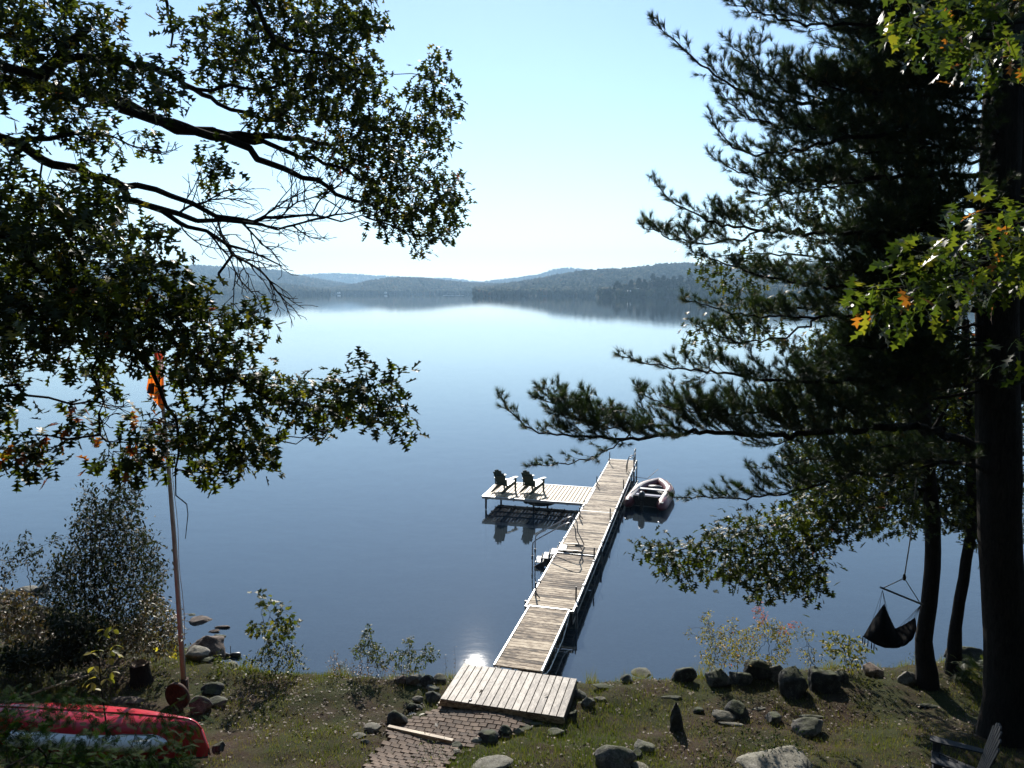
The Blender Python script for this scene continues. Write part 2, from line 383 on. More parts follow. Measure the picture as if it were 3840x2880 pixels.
def fern(n=9):
    V = []; T = []
    for i in range(n):
        x = .08+.9*i/n; L = .34*math.sin(math.pi*(x*.8+.2)); z = -.5*x*x+.3*x
        for s in (1, -1):
            k = len(V); V.extend([(x-.035, 0, z), (x+.045, 0, z), (x+.06, s*L, z-.05)]); T.append((k, k+1, k+2))
    return np.array(V, float), np.array(T)
FERN = fern()

def frames(D, rng, roll=None, upbias=1.0):
    """rotation matrices with X along D, Z close to up with random roll"""
    D = D/np.linalg.norm(D, axis=1, keepdims=True); n = len(D)
    up = np.zeros((n, 3)); up[:, 2] = upbias; up += rng.normal(size=(n, 3))*(0.35 if roll is None else roll)
    Y = np.cross(up, D); Y /= np.linalg.norm(Y, axis=1, keepdims=True)+1e-9
    Z = np.cross(D, Y)
    return np.stack((D, Y, Z), axis=2)          # columns
def scatter(tmpl, P, D, S, rng, tint, roll=None):
    V, T = tmpl; n = len(P); R = frames(D, rng, roll)
    W = np.einsum('nij,vj->nvi', R, V)*S[:, None, None]+P[:, None, :]
    Fc = (T[None]+(np.arange(n)*len(V))[:, None, None]).reshape(-1, T.shape[1])
    return W.reshape(-1, 3), Fc, np.repeat(tint, len(V))
def mesh_thing_part(name, V, Fc, mat, parent, tint=None, kind=None, smooth=False):
    off = np.zeros(3)
    if parent is not None: off = np.array(parent.location)
    me = mesh_np(name, V-off, Fc, mat, smooth, tint)
    o = bpy.data.objects.new(name, me); link(o, parent)
    if kind: o["kind"] = kind
    return o

# ---------------------------------------------------------------- growth: limbs (traced) + twigs that reach the leaf clusters
class Skeleton:
    def __init__(s): s.P = []; s.par = []; s.fixed = []     # fixed radius or 0
    def add_limb(s, pts, r0, r1, start=None, step=0.16, rough=0.025, rng=None):
        pts = [np.array(p, float) for p in pts]
        # Catmull-Rom resample
        Q = [2*pts[0]-pts[1]]+pts+[2*pts[-1]-pts[-2]]; out = []
        for i in range(1, len(Q)-2):
            a, b, c, d = Q[i-1:i+3]; L = np.linalg.norm(c-b); k = max(1, int(L/step))
            for j in range(k):
                t = j/k; out.append(0.5*((2*b)+(-a+c)*t+(2*a-5*b+4*c-d)*t*t+(-a+3*b-3*c+d)*t**3))
        out.append(pts[-1]); m = len(out); first = len(s.P); prev = -1 if start is None else start
        for i, p in enumerate(out):
            if rng is not None and 0 < i: p = p+rng.normal(size=3)*rough*(0.4+0.6*(r0+(r1-r0)*i/m)/max(r0, 1e-3))
            s.P.append(p); s.par.append(prev); s.fixed.append(r0+(r1-r0)*i/max(1, m-1)); prev = len(s.P)-1
        return list(range(first, len(s.P)))
    def nearest(s, p):
        A = np.array(s.P); return int(np.argmin(((A-p)**2).sum(1)))
    def reach(s, pts, rng, step=0.22, sag=0.05, maxlen=None):
        """connect every point, nearest first, to the tree that stands so far; returns node ids of the ends"""
        cap = len(s.P)+len(pts)*14+10; A = np.empty((cap, 3)); n = len(s.P); A[:n] = np.array(s.P)
        pts = np.array(pts); d = np.empty(len(pts))
        for i, p in enumerate(pts): d[i] = ((A[:n]-p)**2).sum(1).min()
        ends = []; keep = []
        for i in np.argsort(d):
            p = pts[i]; q = ((A[:n]-p)**2).sum(1); j = int(np.argmin(q)); L = math.sqrt(q[j])
            if maxlen and L > maxlen: continue
            k = min(12, max(1, int(L/step))); a = A[j].copy(); prev = j
            off = rng.normal(size=3)*L*0.09; off[2] += L*sag
            for t in range(1, k+1):
                u = t/k; c = a+(p-a)*u+off*4*u*(1-u)
                if t < k: c = c+rng.normal(size=3)*0.012
                A[n] = c; s.P.append(c); s.par.append(prev); s.fixed.append(0); prev = n; n += 1
            ends.append(prev); keep.append(i)
        return ends, keep
    def radii(s, rt=0.0035, power=2.2, weight=None):
        n = len(s.P); w = np.zeros(n)
        child = np.zeros(n, int)
        for i in range(n):
            if s.par[i] >= 0: child[s.par[i]] += 1
        w[child == 0] = 1.0
        for i in range(n-1, -1, -1):
            if s.par[i] >= 0: w[s.par[i]] += w[i]
        r = rt*np.power(w, 1/power); fx = np.array(s.fixed)
        return np.where(fx > 0, np.maximum(fx, 0.0), np.minimum(r, 0.03))
    def mesh(s, ids=None, sides=5, r=None):
        A = np.array(s.P); par = np.array(s.par); r = s.radii() if r is None else r
        # edges parent->child; children limited so that a twig is not thicker than its parent
        E = [(par[i], i) for i in range(len(A)) if par[i] >= 0 and (ids is None or i in ids)]
        if not E: return np.zeros((0, 3)), np.zeros((0, 4), int)
        a = np.array([e[0] for e in E]); b = np.array([e[1] for e in E])
        D = A[b]-A[a]; L = np.linalg.norm(D, axis=1, keepdims=True)+1e-9; D = D/L
        gp = par[a]; Dp = np.where((gp >= 0)[:, None], A[a]-A[np.maximum(gp, 0)], D); Dp /= np.linalg.norm(Dp, axis=1, keepdims=True)+1e-9
        Da = D+Dp; Da = np.where(((D*Dp).sum(1) > 0.5)[:, None], Da, D); Da /= np.linalg.norm(Da, axis=1, keepdims=True)+1e-9
        ref = np.array((0.31, 0.22, 0.93)); 
        U = np.cross(Da, ref); U /= np.linalg.norm(U, axis=1, keepdims=True)+1e-9; Wv = np.cross(Da, U)
        U2 = np.cross(D, ref); U2 /= np.linalg.norm(U2, axis=1, keepdims=True)+1e-9; W2 = np.cross(D, U2)
        rb = r[b]; ra = np.minimum(r[a], np.where(rb < r[a]*0.45, rb*1.15, r[a]))
        an = 2*np.pi*np.arange(sides)/sides; ca, sa = np.cos(an), np.sin(an)
        R0 = A[a][:, None]+(U[:, None]*ca[None, :, None]+Wv[:, None]*sa[None, :, None])*ra[:, None, None]
        R1 = A[b][:, None]+(U2[:, None]*ca[None, :, None]+W2[:, None]*sa[None, :, None])*rb[:, None, None]
        V = np.concatenate((R0, R1), axis=1).reshape(-1, 3); k = np.arange(sides); k2 = (k+1) % sides
        quad = np.stack((k, k2, k2+sides, k+sides), 1); Fc = (quad[None]+(np.arange(len(E))*2*sides)[:, None, None]).reshape(-1, 4)
        return V, Fc
def in_poly(x, y, poly):
    c = np.zeros(len(x), bool); n = len(poly)
    for i in range(n):
        x0, y0 = poly[i]; x1, y1 = poly[(i+1) % n]
        if y0 == y1: continue
        k = ((y0 > y) != (y1 > y)) & (x < (x1-x0)*(y-y0)/(y1-y0)+x0); c ^= k
    return c
def poly_points(poly, spacing, rng, drop=0.0, cl=0.0):
    P = np.array(poly, float); x0, y0 = P.min(0); x1, y1 = P.max(0)
    gx, gy = np.meshgrid(np.arange(x0, x1+spacing, spacing), np.arange(y0, y1+spacing, spacing)); gx = gx.ravel(); gy = gy.ravel()
    gx = gx+rng.uniform(-.5, .5, len(gx))*spacing; gy = gy+rng.uniform(-.5, .5, len(gy))*spacing
    k = in_poly(gx, gy, poly) & (rng.random(len(gx)) >= drop)
    if cl:
        f = np.array([mnoise.noise(Vector((a/170.0, b/120.0, 3.3))) for a, b in zip(gx, gy)]); k &= f > -cl
    return np.stack((gx[k], gy[k]), 1)
def leaf_cluster(P, Dout, n, rng, spread=0.1, down=0.35, size=(.11, .16)):
    """n leaves round every point: positions, directions, sizes"""
    m = len(P); Q = np.repeat(P, n, 0)+rng.normal(size=(m*n, 3))*spread
    D = np.repeat(Dout, n, 0)*0.5+rng.normal(size=(m*n, 3))*0.75; D[:, 2] -= down
    S = rng.uniform(size[0], size[1], m*n)
    return Q, D, S
def leaves_of(tree, tmpl_lo, tmpl_hi, mat, Q, D, S, rng, tint, nobj=300, crown_name="crown", leaf_name="leaf"):
    """the nobj largest-looking leaves as objects, the rest as one crown"""
    cam_p = np.array((0, 0, CAMH)); dist = np.linalg.norm(Q-cam_p, axis=1)
    look = S/dist
    u = Q[:, 0]/Q[:, 1]*F+1920; 
    look = np.where((u > -20) & (u < 3860), look, 0); order = np.argsort(-look)
    big = order[:nobj]; rest = order[nobj:]
    if len(rest):
        V, Fc, tt = scatter(tmpl_lo, Q[rest], D[rest], S[rest], rng, tint[rest])
        mesh_thing_part(crown_name, V, Fc, mat, tree, tt, kind='stuff')
    if nobj:
        base = []
        for k in range(5):
            base.append(mesh_np(leaf_name, tmpl_hi[0], tmpl_hi[1], mat, False, np.full(len(tmpl_hi[0]), [0.15, 0.4, 0.6, 0.8, 0.97][k])))
        R = frames(D[big], rng, None); off = np.array(tree.location)
        for i, j in enumerate(big):
            o = bpy.data.objects.new(leaf_name, base[int(np.argmin(np.abs(np.array([0.15, 0.4, 0.6, 0.8, 0.97])-tint[j])))])
            m3 = Matrix(R[i].tolist()); o.matrix_basis = Matrix.Translation(Vector(Q[j]-off)) @ m3.to_4x4() @ Matrix.Scale(float(S[j]), 4)
            link(o, tree)

# ================================================================ THE SETTING
rng = np.random.default_rng(7)
# ground: one sheet, from the slope below the camera to the lake bed and on to the horizon
def grid_sheet(name, xs, ys, fz, mat):
    X, Y = np.meshgrid(xs, ys); Z = fz(X, Y); V = np.stack((X.ravel(), Y.ravel(), Z.ravel()), 1)
    nx, ny = len(xs), len(ys); i = np.arange(nx-1); j = np.arange(ny-1); I, J = np.meshgrid(i, j); a = (J*nx+I).ravel()
    Fc = np.stack((a, a+1, a+nx+1, a+nx), 1)
    return mesh_thing_part(name, V, Fc, mat, None, smooth=True)
xs = np.concatenate(([-9000, -3000, -1000, -300, -100, -60, -40, -30, -24], np.arange(-20, 20.01, 0.11), [24, 30, 40, 60, 100, 300, 1000, 3000, 9000]))
ys = np.concatenate(([-2000, -120, -60, -30, -15, -8, -4, -2, 0, 2, 3.5], np.arange(5, 19.5, 0.09), np.arange(19.7, 45, 0.7), [50, 60, 80, 120, 300, 1000, 3000, 6000, 9500]))
def gz(X, Y):
    Z = ground_z(X, Y); Xc = np.clip(X, -60, 60); Z = np.where(np.abs(X) > 60, ground_z(Xc, Y), Z)
    bump_ = np.array([mnoise.noise(Vector((a*2.6, b*2.6, 0)))*0.045+mnoise.noise(Vector((a*7, b*7, 5)))*0.012 if (abs(a) < 20 and 5 < b < 19.5) else 0 for a, b in zip(X.ravel(), Y.ravel())]).reshape(X.shape)
    Z = Z+bump_*(Z > 0.05)
    Z = np.minimum(Z, 5.4); return np.where(Y < -3, Z+np.minimum((-3-Y)*.85, 48), Z)   # unseen ground behind the viewer, raised to block sky light
m, nt, p, o_ = newmat("soil, moss and leaf litter"); M['ground'] = m
tc = N(nt, "ShaderNodeTexCoord")
f1 = noise_f(nt, 0.9, 5, 0.6, vec=tc.outputs['Object']); f2 = noise_f(nt, 9, 8, 0.75, vec=tc.outputs['Object']); f3 = noise_f(nt, 45, 5, 0.7, vec=tc.outputs['Object'])
soil = ramp(nt, [(0.30, (.012, .008, .005)), (0.5, (.042, .027, .018)), (0.68, (.105, .072, .047))], math_n(nt, 'ADD', math_n(nt, 'MULTIPLY', f2, .5), math_n(nt, 'MULTIPLY', f3, .5)))
moss = ramp(nt, [(0.3, (.012, .016, .005)), (0.7, (.048, .052, .015))], f3)
geo = N(nt, "ShaderNodeNewGeometry"); sp = N(nt, "ShaderNodeSeparateXYZ"); nt.links.new(geo.outputs['Position'], sp.inputs[0])
gc = mix_c(nt, ramp(nt, [(0.42, (0, 0, 0)), (0.56, (1, 1, 1))], math_n(nt, 'ADD', math_n(nt, 'MULTIPLY', f1, .6), math_n(nt, 'MULTIPLY', f2, .4))), soil, moss)
bed = ramp(nt, [(0.35, (.055, .062, .058)), (0.5, (.12, .13, .12)), (0.68, (.22, .225, .20))], math_n(nt, 'ADD', math_n(nt, 'MULTIPLY', f1, .45), math_n(nt, 'MULTIPLY', f2, .55)))
under = math_n(nt, 'LESS_THAN', sp.outputs[2], 0.0)
nt.links.new(mix_c(nt, under, gc, bed), p.inputs['Base Color']); p.inputs['Roughness'].default_value = 0.95; p.inputs['Specular IOR Level'].default_value = 0.1
nt.links.new(bump(nt, math_n(nt, 'ADD', f2, math_n(nt, 'MULTIPLY', f3, .5)), 1.0, 0.03), p.inputs['Normal'])
g = grid_sheet("ground", xs, ys, gz, M['ground']); g["kind"] = "structure"

# lake surface: reflective, clear enough near the shore to show the bed and the dock's shade on it
m, nt, p, o_ = newmat("lake water"); M['water'] = m; nt.nodes.remove(p)
tc = N(nt, "ShaderNodeTexCoord")
w1 = noise_f(nt, 0.35, 3, 0.5, vec=tc.outputs['Object'], stretch=(1, 1.6, 1)); w2 = noise_f(nt, 2.4, 3, 0.55, vec=tc.outputs['Object'], stretch=(1, 2.2, 1))
w3 = noise_f(nt, 26.0, 2, 0.5, vec=tc.outputs['Object'])
hh = math_n(nt, 'ADD', math_n(nt, 'MULTIPLY', w1, 0.012), math_n(nt, 'MULTIPLY', w2, 0.0016)); hh = math_n(nt, 'ADD', hh, math_n(nt, 'MULTIPLY', w3, 0.00022))
bn = N(nt, "ShaderNodeBump"); bn.inputs['Strength'].default_value = 1.0; bn.inputs['Distance'].default_value = 0.55; nt.links.new(hh, bn.inputs['Height'])
fr = N(nt, "ShaderNodeFresnel"); fr.inputs['IOR'].default_value = 2.1; nt.links.new(bn.outputs[0], fr.inputs['Normal'])
gl = N(nt, "ShaderNodeBsdfAnisotropic"); gl.inputs['Roughness'].default_value = 0.018; nt.links.new(bn.outputs[0], gl.inputs['Normal']); gl.inputs['Color'].default_value = (1, 1, 1, 1)
tr = N(nt, "ShaderNodeBsdfTransparent"); tr.inputs[0].default_value = (.42, .60, .70, 1)
df = N(nt, "ShaderNodeBsdfDiffuse"); df.inputs[0].default_value = (.060, .080, .095, 1)
m1 = N(nt, "ShaderNodeMixShader"); m1.inputs[0].default_value = 0.38; nt.links.new(tr.outputs[0], m1.inputs[1]); nt.links.new(df.outputs[0], m1.inputs[2])
m2 = N(nt, "ShaderNodeMixShader"); nt.links.new(fr.outputs[0], m2.inputs[0]); nt.links.new(m1.outputs[0], m2.inputs[1]); nt.links.new(gl.outputs[0], m2.inputs[2])
nt.links.new(m2.outputs[0], o_.inputs[0])
wv = MB(); wx = [-9000, -500, 0, 500, 9000]; wy = [13.0, 60, 400, 9500]
for j in wy:
    for i in wx: wv.v.append((i, j, 0.0))
for j in range(3):
    for i in range(4): wv.f.append((j*5+i, j*5+i+1, (j+1)*5+i+1, (j+1)*5+i)); wv.sm.append(False)
lake = wv.build("lake", M['water']); lake["kind"] = "structure"

# far hills under forest; crest points are (photo px, photo py), distances in metres
def blob_tree(seed, conifer):
    r = np.random.default_rng(seed)
    if conifer:
        V = []; T = []; n = 5
        for k, (z0, z1, rad) in enumerate(((.05, .55, .30), (.35, .80, .22), (.6, 1.05, .13))):
            b = len(V); a0 = r.uniform(0, 6)
            for i in range(n): a = a0+2*math.pi*i/n; q = rad*r.uniform(.7, 1.25); V.append((q*math.cos(a), q*math.sin(a), z0+r.uniform(-.06, .06)))
            V.append((0, 0, z1)); T += [(b+i, b+(i+1) % n, b+n) for i in range(n)]
        return np.array(V), np.array(T)
    V = []; T = []
    n = 6; rings = ((.08, .16), (.34, .40), (.62, .42), (.86, .24))
    for (z, rad) in rings:
        for i in range(n): a = 2*math.pi*i/n+z*2; q = rad*r.uniform(.75, 1.25); V.append((q*math.cos(a), q*math.sin(a), z+r.uniform(-.05, .05)))
    V.append((0, 0, 1.0+r.uniform(-.05, .05)))
    for k in range(3):
        for i in range(n):
            a, b, c, d = k*n+i, k*n+(i+1) % n, (k+1)*n+(i+1) % n, (k+1)*n+i; T += [(a, b, c), (a, c, d)]
    T += [(3*n+i, 3*n+(i+1) % n, 4*n) for i in range(n)]
    return np.array(V), np.array(T)
BT = [blob_tree(s, False) for s in (1, 2, 3)]; CT = [blob_tree(s, True) for s in (4, 5)]
M['hill'] = surf("forest floor", [(0.3, (.02, .026, .012)), (0.7, (.05, .055, .022))], 0.02, 0.95, 0, coord='Object')
def hill(crest, D0, D1, ntree, tsize, conifer=0.3, seed=0, treelift=1.0, shore_rise=1.5, name="hill", fname="forest"):
    """D0 shore (or foot) distance, D1 crest distance"""
    r = np.random.default_rng(seed); cp = np.array(crest, float)
    nx, ny = 90, 26; U = np.linspace(cp[0, 0], cp[-1, 0], nx); CY = np.interp(U, cp[:, 0], cp[:, 1])
    def height(u, t):
        cyy = np.interp(u, cp[:, 0], cp[:, 1]); el = (1092-cyy)/F*(1+PIT*0)    # tan of elevation, small angles
        Dc = D1; zc = np.maximum(CAMH+Dc*el - tsize*treelift*0.8, 1.0)
        tt = np.clip(t, 0, 1); prof = tt*tt*(3-2*tt)*0.75+tt*0.25
        z = zc*prof+shore_rise*(1-np.exp(-tt*30))
        n = 0.06*zc*np.sin(u*0.021+tt*5)*np.sin(tt*math.pi)+0.04*zc*np.sin(u*0.063+tt*11)*np.sin(tt*math.pi)
        return np.where(t > 1, zc*(1-(t-1)*1.5), z+n)
    def pos(u, t):
        D = D0+(D1-D0)*t; edge = 0.012*(D1)*np.sin(u*0.013)*(1-np.clip(t, 0, 1)); D = D+edge
        return (u-1920)/F*D, D
    T_ = np.concatenate((np.linspace(0, 1, ny), [1.15, 1.4])); UU, TT = np.meshgrid(U, T_)
    X, Y = pos(UU, TT); Z = height(UU, TT); Z[0] = -3.0
    V = np.stack((X.ravel(), Y.ravel(), Z.ravel()), 1); a = (np.arange(len(T_)-1)[:, None]*nx+np.arange(nx-1)[None]).ravel(); Fc = np.stack((a, a+1, a+nx+1, a+nx), 1)
    h = mesh_thing_part(name, V, Fc, M['hill'], None, smooth=True); h["kind"] = "structure"
    u = r.uniform(cp[0, 0], cp[-1, 0], ntree); t = r.random(ntree)**0.8*1.03; t[:ntree//14] = r.uniform(0.0, 0.02, ntree//14)
    x, y = pos(u, t); z = height(u, t)-tsize*0.12; s = tsize*r.uniform(.65, 1.3, ntree)
    isC = (r.random(ntree) < conifer); Vs = []; Fs = []; Ts = []; nb = 0
    cl = np.array([mnoise.noise(Vector((a/110.0, b*5, seed))) for a, b in zip(u, t)])
    tint = np.clip(r.normal(.42, .2, ntree)+0.5*cl, 0, 1); tint[isC] *= 0.35
    s[isC] *= 1.15
    for k, tm in enumerate(BT+CT):
        sel = np.where(isC & (np.arange(ntree) % 2 == k-3))[0] if k >= 3 else np.where(~isC & (np.arange(ntree) % 3 == k))[0]
        if not len(sel): continue
        an = r.uniform(0, 6.28, len(sel)); Vt, Tt = tm
        ca, sa = np.cos(an)[:, None], np.sin(an)[:, None]; sc = s[sel][:, None]; wx_ = sc*r.uniform(.8, 1.15, (len(sel), 1))
        W = np.stack(((Vt[None, :, 0]*ca-Vt[None, :, 1]*sa)*wx_+x[sel][:, None], (Vt[None, :, 0]*sa+Vt[None, :, 1]*ca)*wx_+y[sel][:, None], Vt[None, :, 2]*sc+z[sel][:, None]), 2)
        Vs.append(W.reshape(-1, 3)); Fs.append((Tt[None]+(np.arange(len(sel))*len(Vt))[:, None, None]).reshape(-1, 3)+nb); Ts.append(np.repeat(tint[sel], len(Vt))); nb += W.shape[0]*W.shape[1]
    fo = mesh_thing_part(fname, np.concatenate(Vs), np.concatenate(Fs), M['forest'], None, np.concatenate(Ts), kind='stuff')
    return height, pos
hill([(1500, 1053), (1600, 1048), (1760, 1051), (1850, 1056), (1900, 1060)], 6200, 6900, 900, 16, 0.3, 11)
hill([(1100, 1036), (1200, 1026), (1280, 1027), (1400, 1034), (1480, 1037), (1600, 1044), (1700, 1045), (1780, 1056), (1840, 1066)], 4600, 5400, 3500, 15, 0.3, 12)
hill([(1700, 1068), (1800, 1058), (1850, 1052), (1950, 1042), (2020, 1030), (2080, 1010), (2115, 1005), (2180, 1010), (2250, 1018), (2400, 1024), (2700, 1020)], 3700, 4400, 4500, 14, 0.3, 13)
hill([(-200, 1000), (300, 990), (600, 996), (760, 999), (850, 1003), (1000, 1010), (1060, 1018), (1120, 1034), (1200, 1048), (1320, 1068), (1400, 1085)], 2300, 3200, 9000, 13, 0.3, 14)
hill([(-300, 1020), (200, 1028), (600, 1036), (800, 1042), (960, 1058), (1060, 1066), (1160, 1078), (1240, 1092)], 1750, 2150, 6000, 11, 0.5, 15)
hill([(1180, 1082), (1260, 1078), (1340, 1068), (1400, 1054), (1460, 1045), (1520, 1042), (1600, 1046), (1680, 1056), (1760, 1062), (1900, 1068), (2000, 1076), (2100, 1084)], 2050, 2500, 8000, 11, 0.3, 16)
hill([(1780, 1080), (1830, 1076), (1900, 1066), (1960, 1058), (2020, 1048), (2060, 1040), (2100, 1030), (2180, 1020), (2240, 1016), (2300, 1014), (2380, 1006), (2450, 996), (2520, 992), (2640, 996), (2800, 1000), (3200, 990), (4100, 985)], 1330, 2000, 12000, 11, 0.3, 17)
far_h, far_p = hill([(2240, 1098), (2300, 1088), (2360, 1070), (2500, 1062), (2700, 1062), (3000, 1055), (3600, 1050), (4100, 1050)], 1050, 1220, 3500, 11, 0.5, 18, shore_rise=2.0)

# unseen trees added round and behind the viewer to block sky light
def sky_blocking_trees():
    r = np.random.default_rng(55); Vs = []; Fs = []; Ts = []; nb = 0
    for i in range(420):
        x = r.uniform(-46, 46); y = r.uniform(-42, 12)
        if y > -7 and abs(x) < 12+max(0, y)*.75: continue
        z = 5.0+max(0, -3-y)*.85 if y < 4 else float(ground_z(np.clip(x, -60, 60), y)); s = r.uniform(9, 16)
        Vt, Tt = (BT+CT)[i % 5]; a = r.uniform(0, 6.28); c, q = math.cos(a), math.sin(a)
        W = np.stack(((Vt[:, 0]*c-Vt[:, 1]*q)*s*.8+x, (Vt[:, 0]*q+Vt[:, 1]*c)*s*.8+y, Vt[:, 2]*s+z-s*.1), 1); Vs.append(W); Fs.append(Tt+nb); nb += len(Vt); Ts.append(np.full(len(Vt), r.random()*.5))
    mesh_thing_part("unseen_shade_trees", np.concatenate(Vs), np.concatenate(Fs), M['forest'], None, np.concatenate(Ts), kind='stuff')
sky_blocking_trees()

# the tall pines on the far point, one thing each, and two cottages below them
def far_pine(px, top, D, w, label, seed):
    r = np.random.default_rng(seed); x = (px-1920)/F*D; zt = CAMH+D*(1092-top)/F; z0 = 1.0
    t = thing("pine_tree", label, "pine tree", (x, D, z0), group="tall pines on the far point")
    b = MB(); b.tube([(x, D, z0-2), (x+.3, D, z0+(zt-z0)*.6), (x, D, zt-1)], [.5, .35, .08], 6, False); b.build("trunk", M['bark'], t)
    H = zt-z0; n = 110; k = r.random(n)**0.8; zz = z0+H*(.16+.82*k); prof = (np.sin(np.clip(1.02-k, 0, 1)*2.2)+.12)*w*.5
    a = r.uniform(0, 6.28, n); q = prof*np.sqrt(r.random(n)); Pp = np.stack((x+q*np.cos(a), D+q*np.sin(a), zz), 1)
    Vs = []; Fs = []; nb = 0
    for i in range(n):
        Vt, Tt = BT[i % 3]; sc = r.uniform(2.2, 4.2); Vs.append(Vt*np.array((sc*1.3, sc*1.3, sc*.75))+Pp[i]-np.array((0, 0, sc*.4))); Fs.append(Tt+nb); nb += len(Vt)
    mesh_thing_part("crown", np.concatenate(Vs), np.concatenate(Fs), M['forest'], t, r.random(nb)*.25)
PINES = [(2312, 1053, 1075, 13), (2338, 1068, 1080, 12), (2362, 1050, 1082, 11), (2392, 1044, 1085, 11), (2412, 1048, 1080, 10), (2444, 1026, 1090, 13), (2462, 1040, 1088, 11), (2482, 1034, 1085, 12), (2500, 1046, 1078, 11), (2520, 1036, 1092, 12), (2545, 1033, 1090, 13), (2582, 1023, 1090, 13), (2610, 1040, 1084, 12), (2640, 1030, 1090, 13)]
for i, (px, tp, D, w) in enumerate(PINES):
    lab = "tall dark pine in the stand on the far point across the lake"
    if i == 0: lab = "pointed dark spruce standing at the left end of the far point"
    if i == 5: lab = "tallest broad pine of the far point, right above the pale cottage"
    far_pine(px, tp, D, w, lab, 200+i)
def cottage(px, py, D, w, label):
    x = (px-1920)/F*D; z = max(CAMH+D*(1092-py)/F, 0.4)
    t = thing("cottage", label, "cottage", (x, D, z)); b = MB(); b.box((x, D, z+1.5), (w, 6, 3.0)); b.build("wall", M['white'], t)
    b = MB(); b.prism([(-w/2-.5, 0), (w/2+.5, 0), (w/2-.8, 2.0), (-w/2+.8, 2.0)], 7.0, (x, D, z+3.0), ((1, 0, 0), (0, 0, 1), (0, 1, 0))); b.build("roof", M['metal'], t)
    b = MB(); 
    for k in (-.28, .28): b.box((x+w*k, D-3.03, z+1.5), (1.3, .06, 1.2))
    b.build("window", M['dark_metal'], t)
cottage(2386, 1095, 1052, 8, "pale cottage under the tallest pines of the far point")
cottage(2356, 1101, 1046, 4.5, "small white boathouse at the water left of the far cottage")
cottage(1275, 1102, 1990, 7, "tiny white lakeside cottage below the left forested hill")
cottage(1450, 1101, 2030, 6, "tiny pale lakeside cottage below the middle wooded hill")
def shore_skiff():
    x = (1700-1920)/F*1500; t = MB(); t.tube([(x-20, 1500, .25), (x, 1500, .3), (x+22, 1500, .25)], .35, 6)
    o = t.build("swim_raft", M['white']); tag(o, "thin white floating line of a raft out on the far water", "raft")
shore_skiff()

# air: pale even haze round everything
hb = MB(); hb.box((0, 3700, 246), (18400, 11800, 504))
hz = hb.build("haze", None if False else M['white']); hz["kind"] = "stuff"
m = bpy.data.materials.new("haze air"); m.use_nodes = True; nt = m.node_tree; nt.nodes.remove(nt.nodes["Principled BSDF"])
pv = nt.nodes.new("ShaderNodeVolumePrincipled"); pv.inputs['Color'].default_value = (.44, .71, 1.0, 1); pv.inputs['Density'].default_value = 0.00014; pv.inputs['Anisotropy'].default_value = 0.27
nt.links.new(pv.outputs[0], nt.nodes["Material Output"].inputs['Volume']); hz.data.materials.clear(); hz.data.materials.append(m); M['haze'] = m

# ================================================================ DOCK AND LANDING
DZ = 0.55
dd = np.array((0.2536, 0.9673, 0.0)); nn = np.array((0.9673, -0.2536, 0.0)); UP = np.array((0, 0, 1.0))
def plank_mesh(name, L, w, t, mat, bev=0.006):
    b = MB(); b.box((0, 0, 0), (L, w, t), bev=bev); me = bpy.data.meshes.new(name); me.from_pydata(b.v, [], b.f); me.materials.append(mat); me.update(); return me
def lay(mesh, name, parent, pos, rz, rng, jit=0.003, tilt=0.004):
    o = bpy.data.objects.new(name, mesh); link(o, parent)
    o.location = (pos[0], pos[1], pos[2]+rng.uniform(-1, 1)*jit*0.5); o.rotation_euler = (rng.uniform(-1, 1)*tilt, rng.uniform(-1, 1)*tilt*0.4, rz+rng.uniform(-1, 1)*tilt*0.6)
    return o
ang_n = math.atan2(nn[1], nn[0]); ang_d = math.atan2(dd[1], dd[0])
rng = np.random.default_rng(21)
def rail_frame(t, origin, L, W, mat, z, truss_depth, nb):
    """deck rails, lower chords and struts; origin = left near corner"""
    for s in (0, 1):
        a = origin+nn*(W*s); b = MB(); b.bar(a+UP*0.008, a+dd*L+UP*0.008, 0.045, 0.07, bev=0.006); b.build("side_rail", mat, t)
    for s in (0, 1):
        a = origin+nn*(W*s)-UP*0.03; b = MB()
        b.tube([a-UP*truss_depth, a+dd*L-UP*truss_depth], 0.018, 6)
        b.build("lower_chord", M['metal'], t)
        b = MB()
        for k in range(nb+1):
            q = a+dd*(L*k/nb); b.bar(q, q-UP*truss_depth, 0.02)
        b.build("strut", M['steel'], t)["kind"] = "stuff"
def post(t, p, up=0.36, down=1.6, foot=None, name="pipe_post", r=0.022):
    b = MB(); pts = [p-UP*down, p+UP*(up-0.02), p+UP*up]; b.tube(pts, [r, r, r*0.7], 8)
    if foot is not None: b.tube([p+UP*0.16, p+foot*0.05+UP*0.10, p+foot*0.16+UP*0.035], r*0.7, 6)
    return b.build(name, M['dark_metal'], t)
# main dock
O1 = np.array(PZ(1984, 2276, DZ))-nn*0.10; MW = 1.24; ML = 17.45
dock = thing("dock", "long weathered brown plank dock with pale metal edges reaching out over the lake", "dock", tuple(O1-UP*DZ))
rail_frame(dock, O1-UP*0.03, ML, MW, M['metal'], DZ, 0.26, 28)
pm = plank_mesh("plank", MW-0.05, 0.128, 0.035, M['deck']); off = O1-UP*DZ
seams = [0.02, float((PZ(2075, 2070, DZ)-O1)@dd), float((PZ(2200, 1916, DZ)-O1)@dd), ML-0.04]
s = 0.09; k = 0
while s < ML-0.05:
    if min(abs(s-q) for q in seams) > 0.075:
        c = O1+dd*s+nn*(MW/2)-UP*0.018-off; lay(pm, "plank", dock, c, ang_n, rng)
    s += 0.1365
sm_ = plank_mesh("seam_strip", MW-0.05, 0.05, 0.05, M['metal'])
for q in seams: lay(sm_, "seam_strip", dock, O1+dd*q+nn*(MW/2)-UP*0.018-off, ang_n, rng, 0, 0)
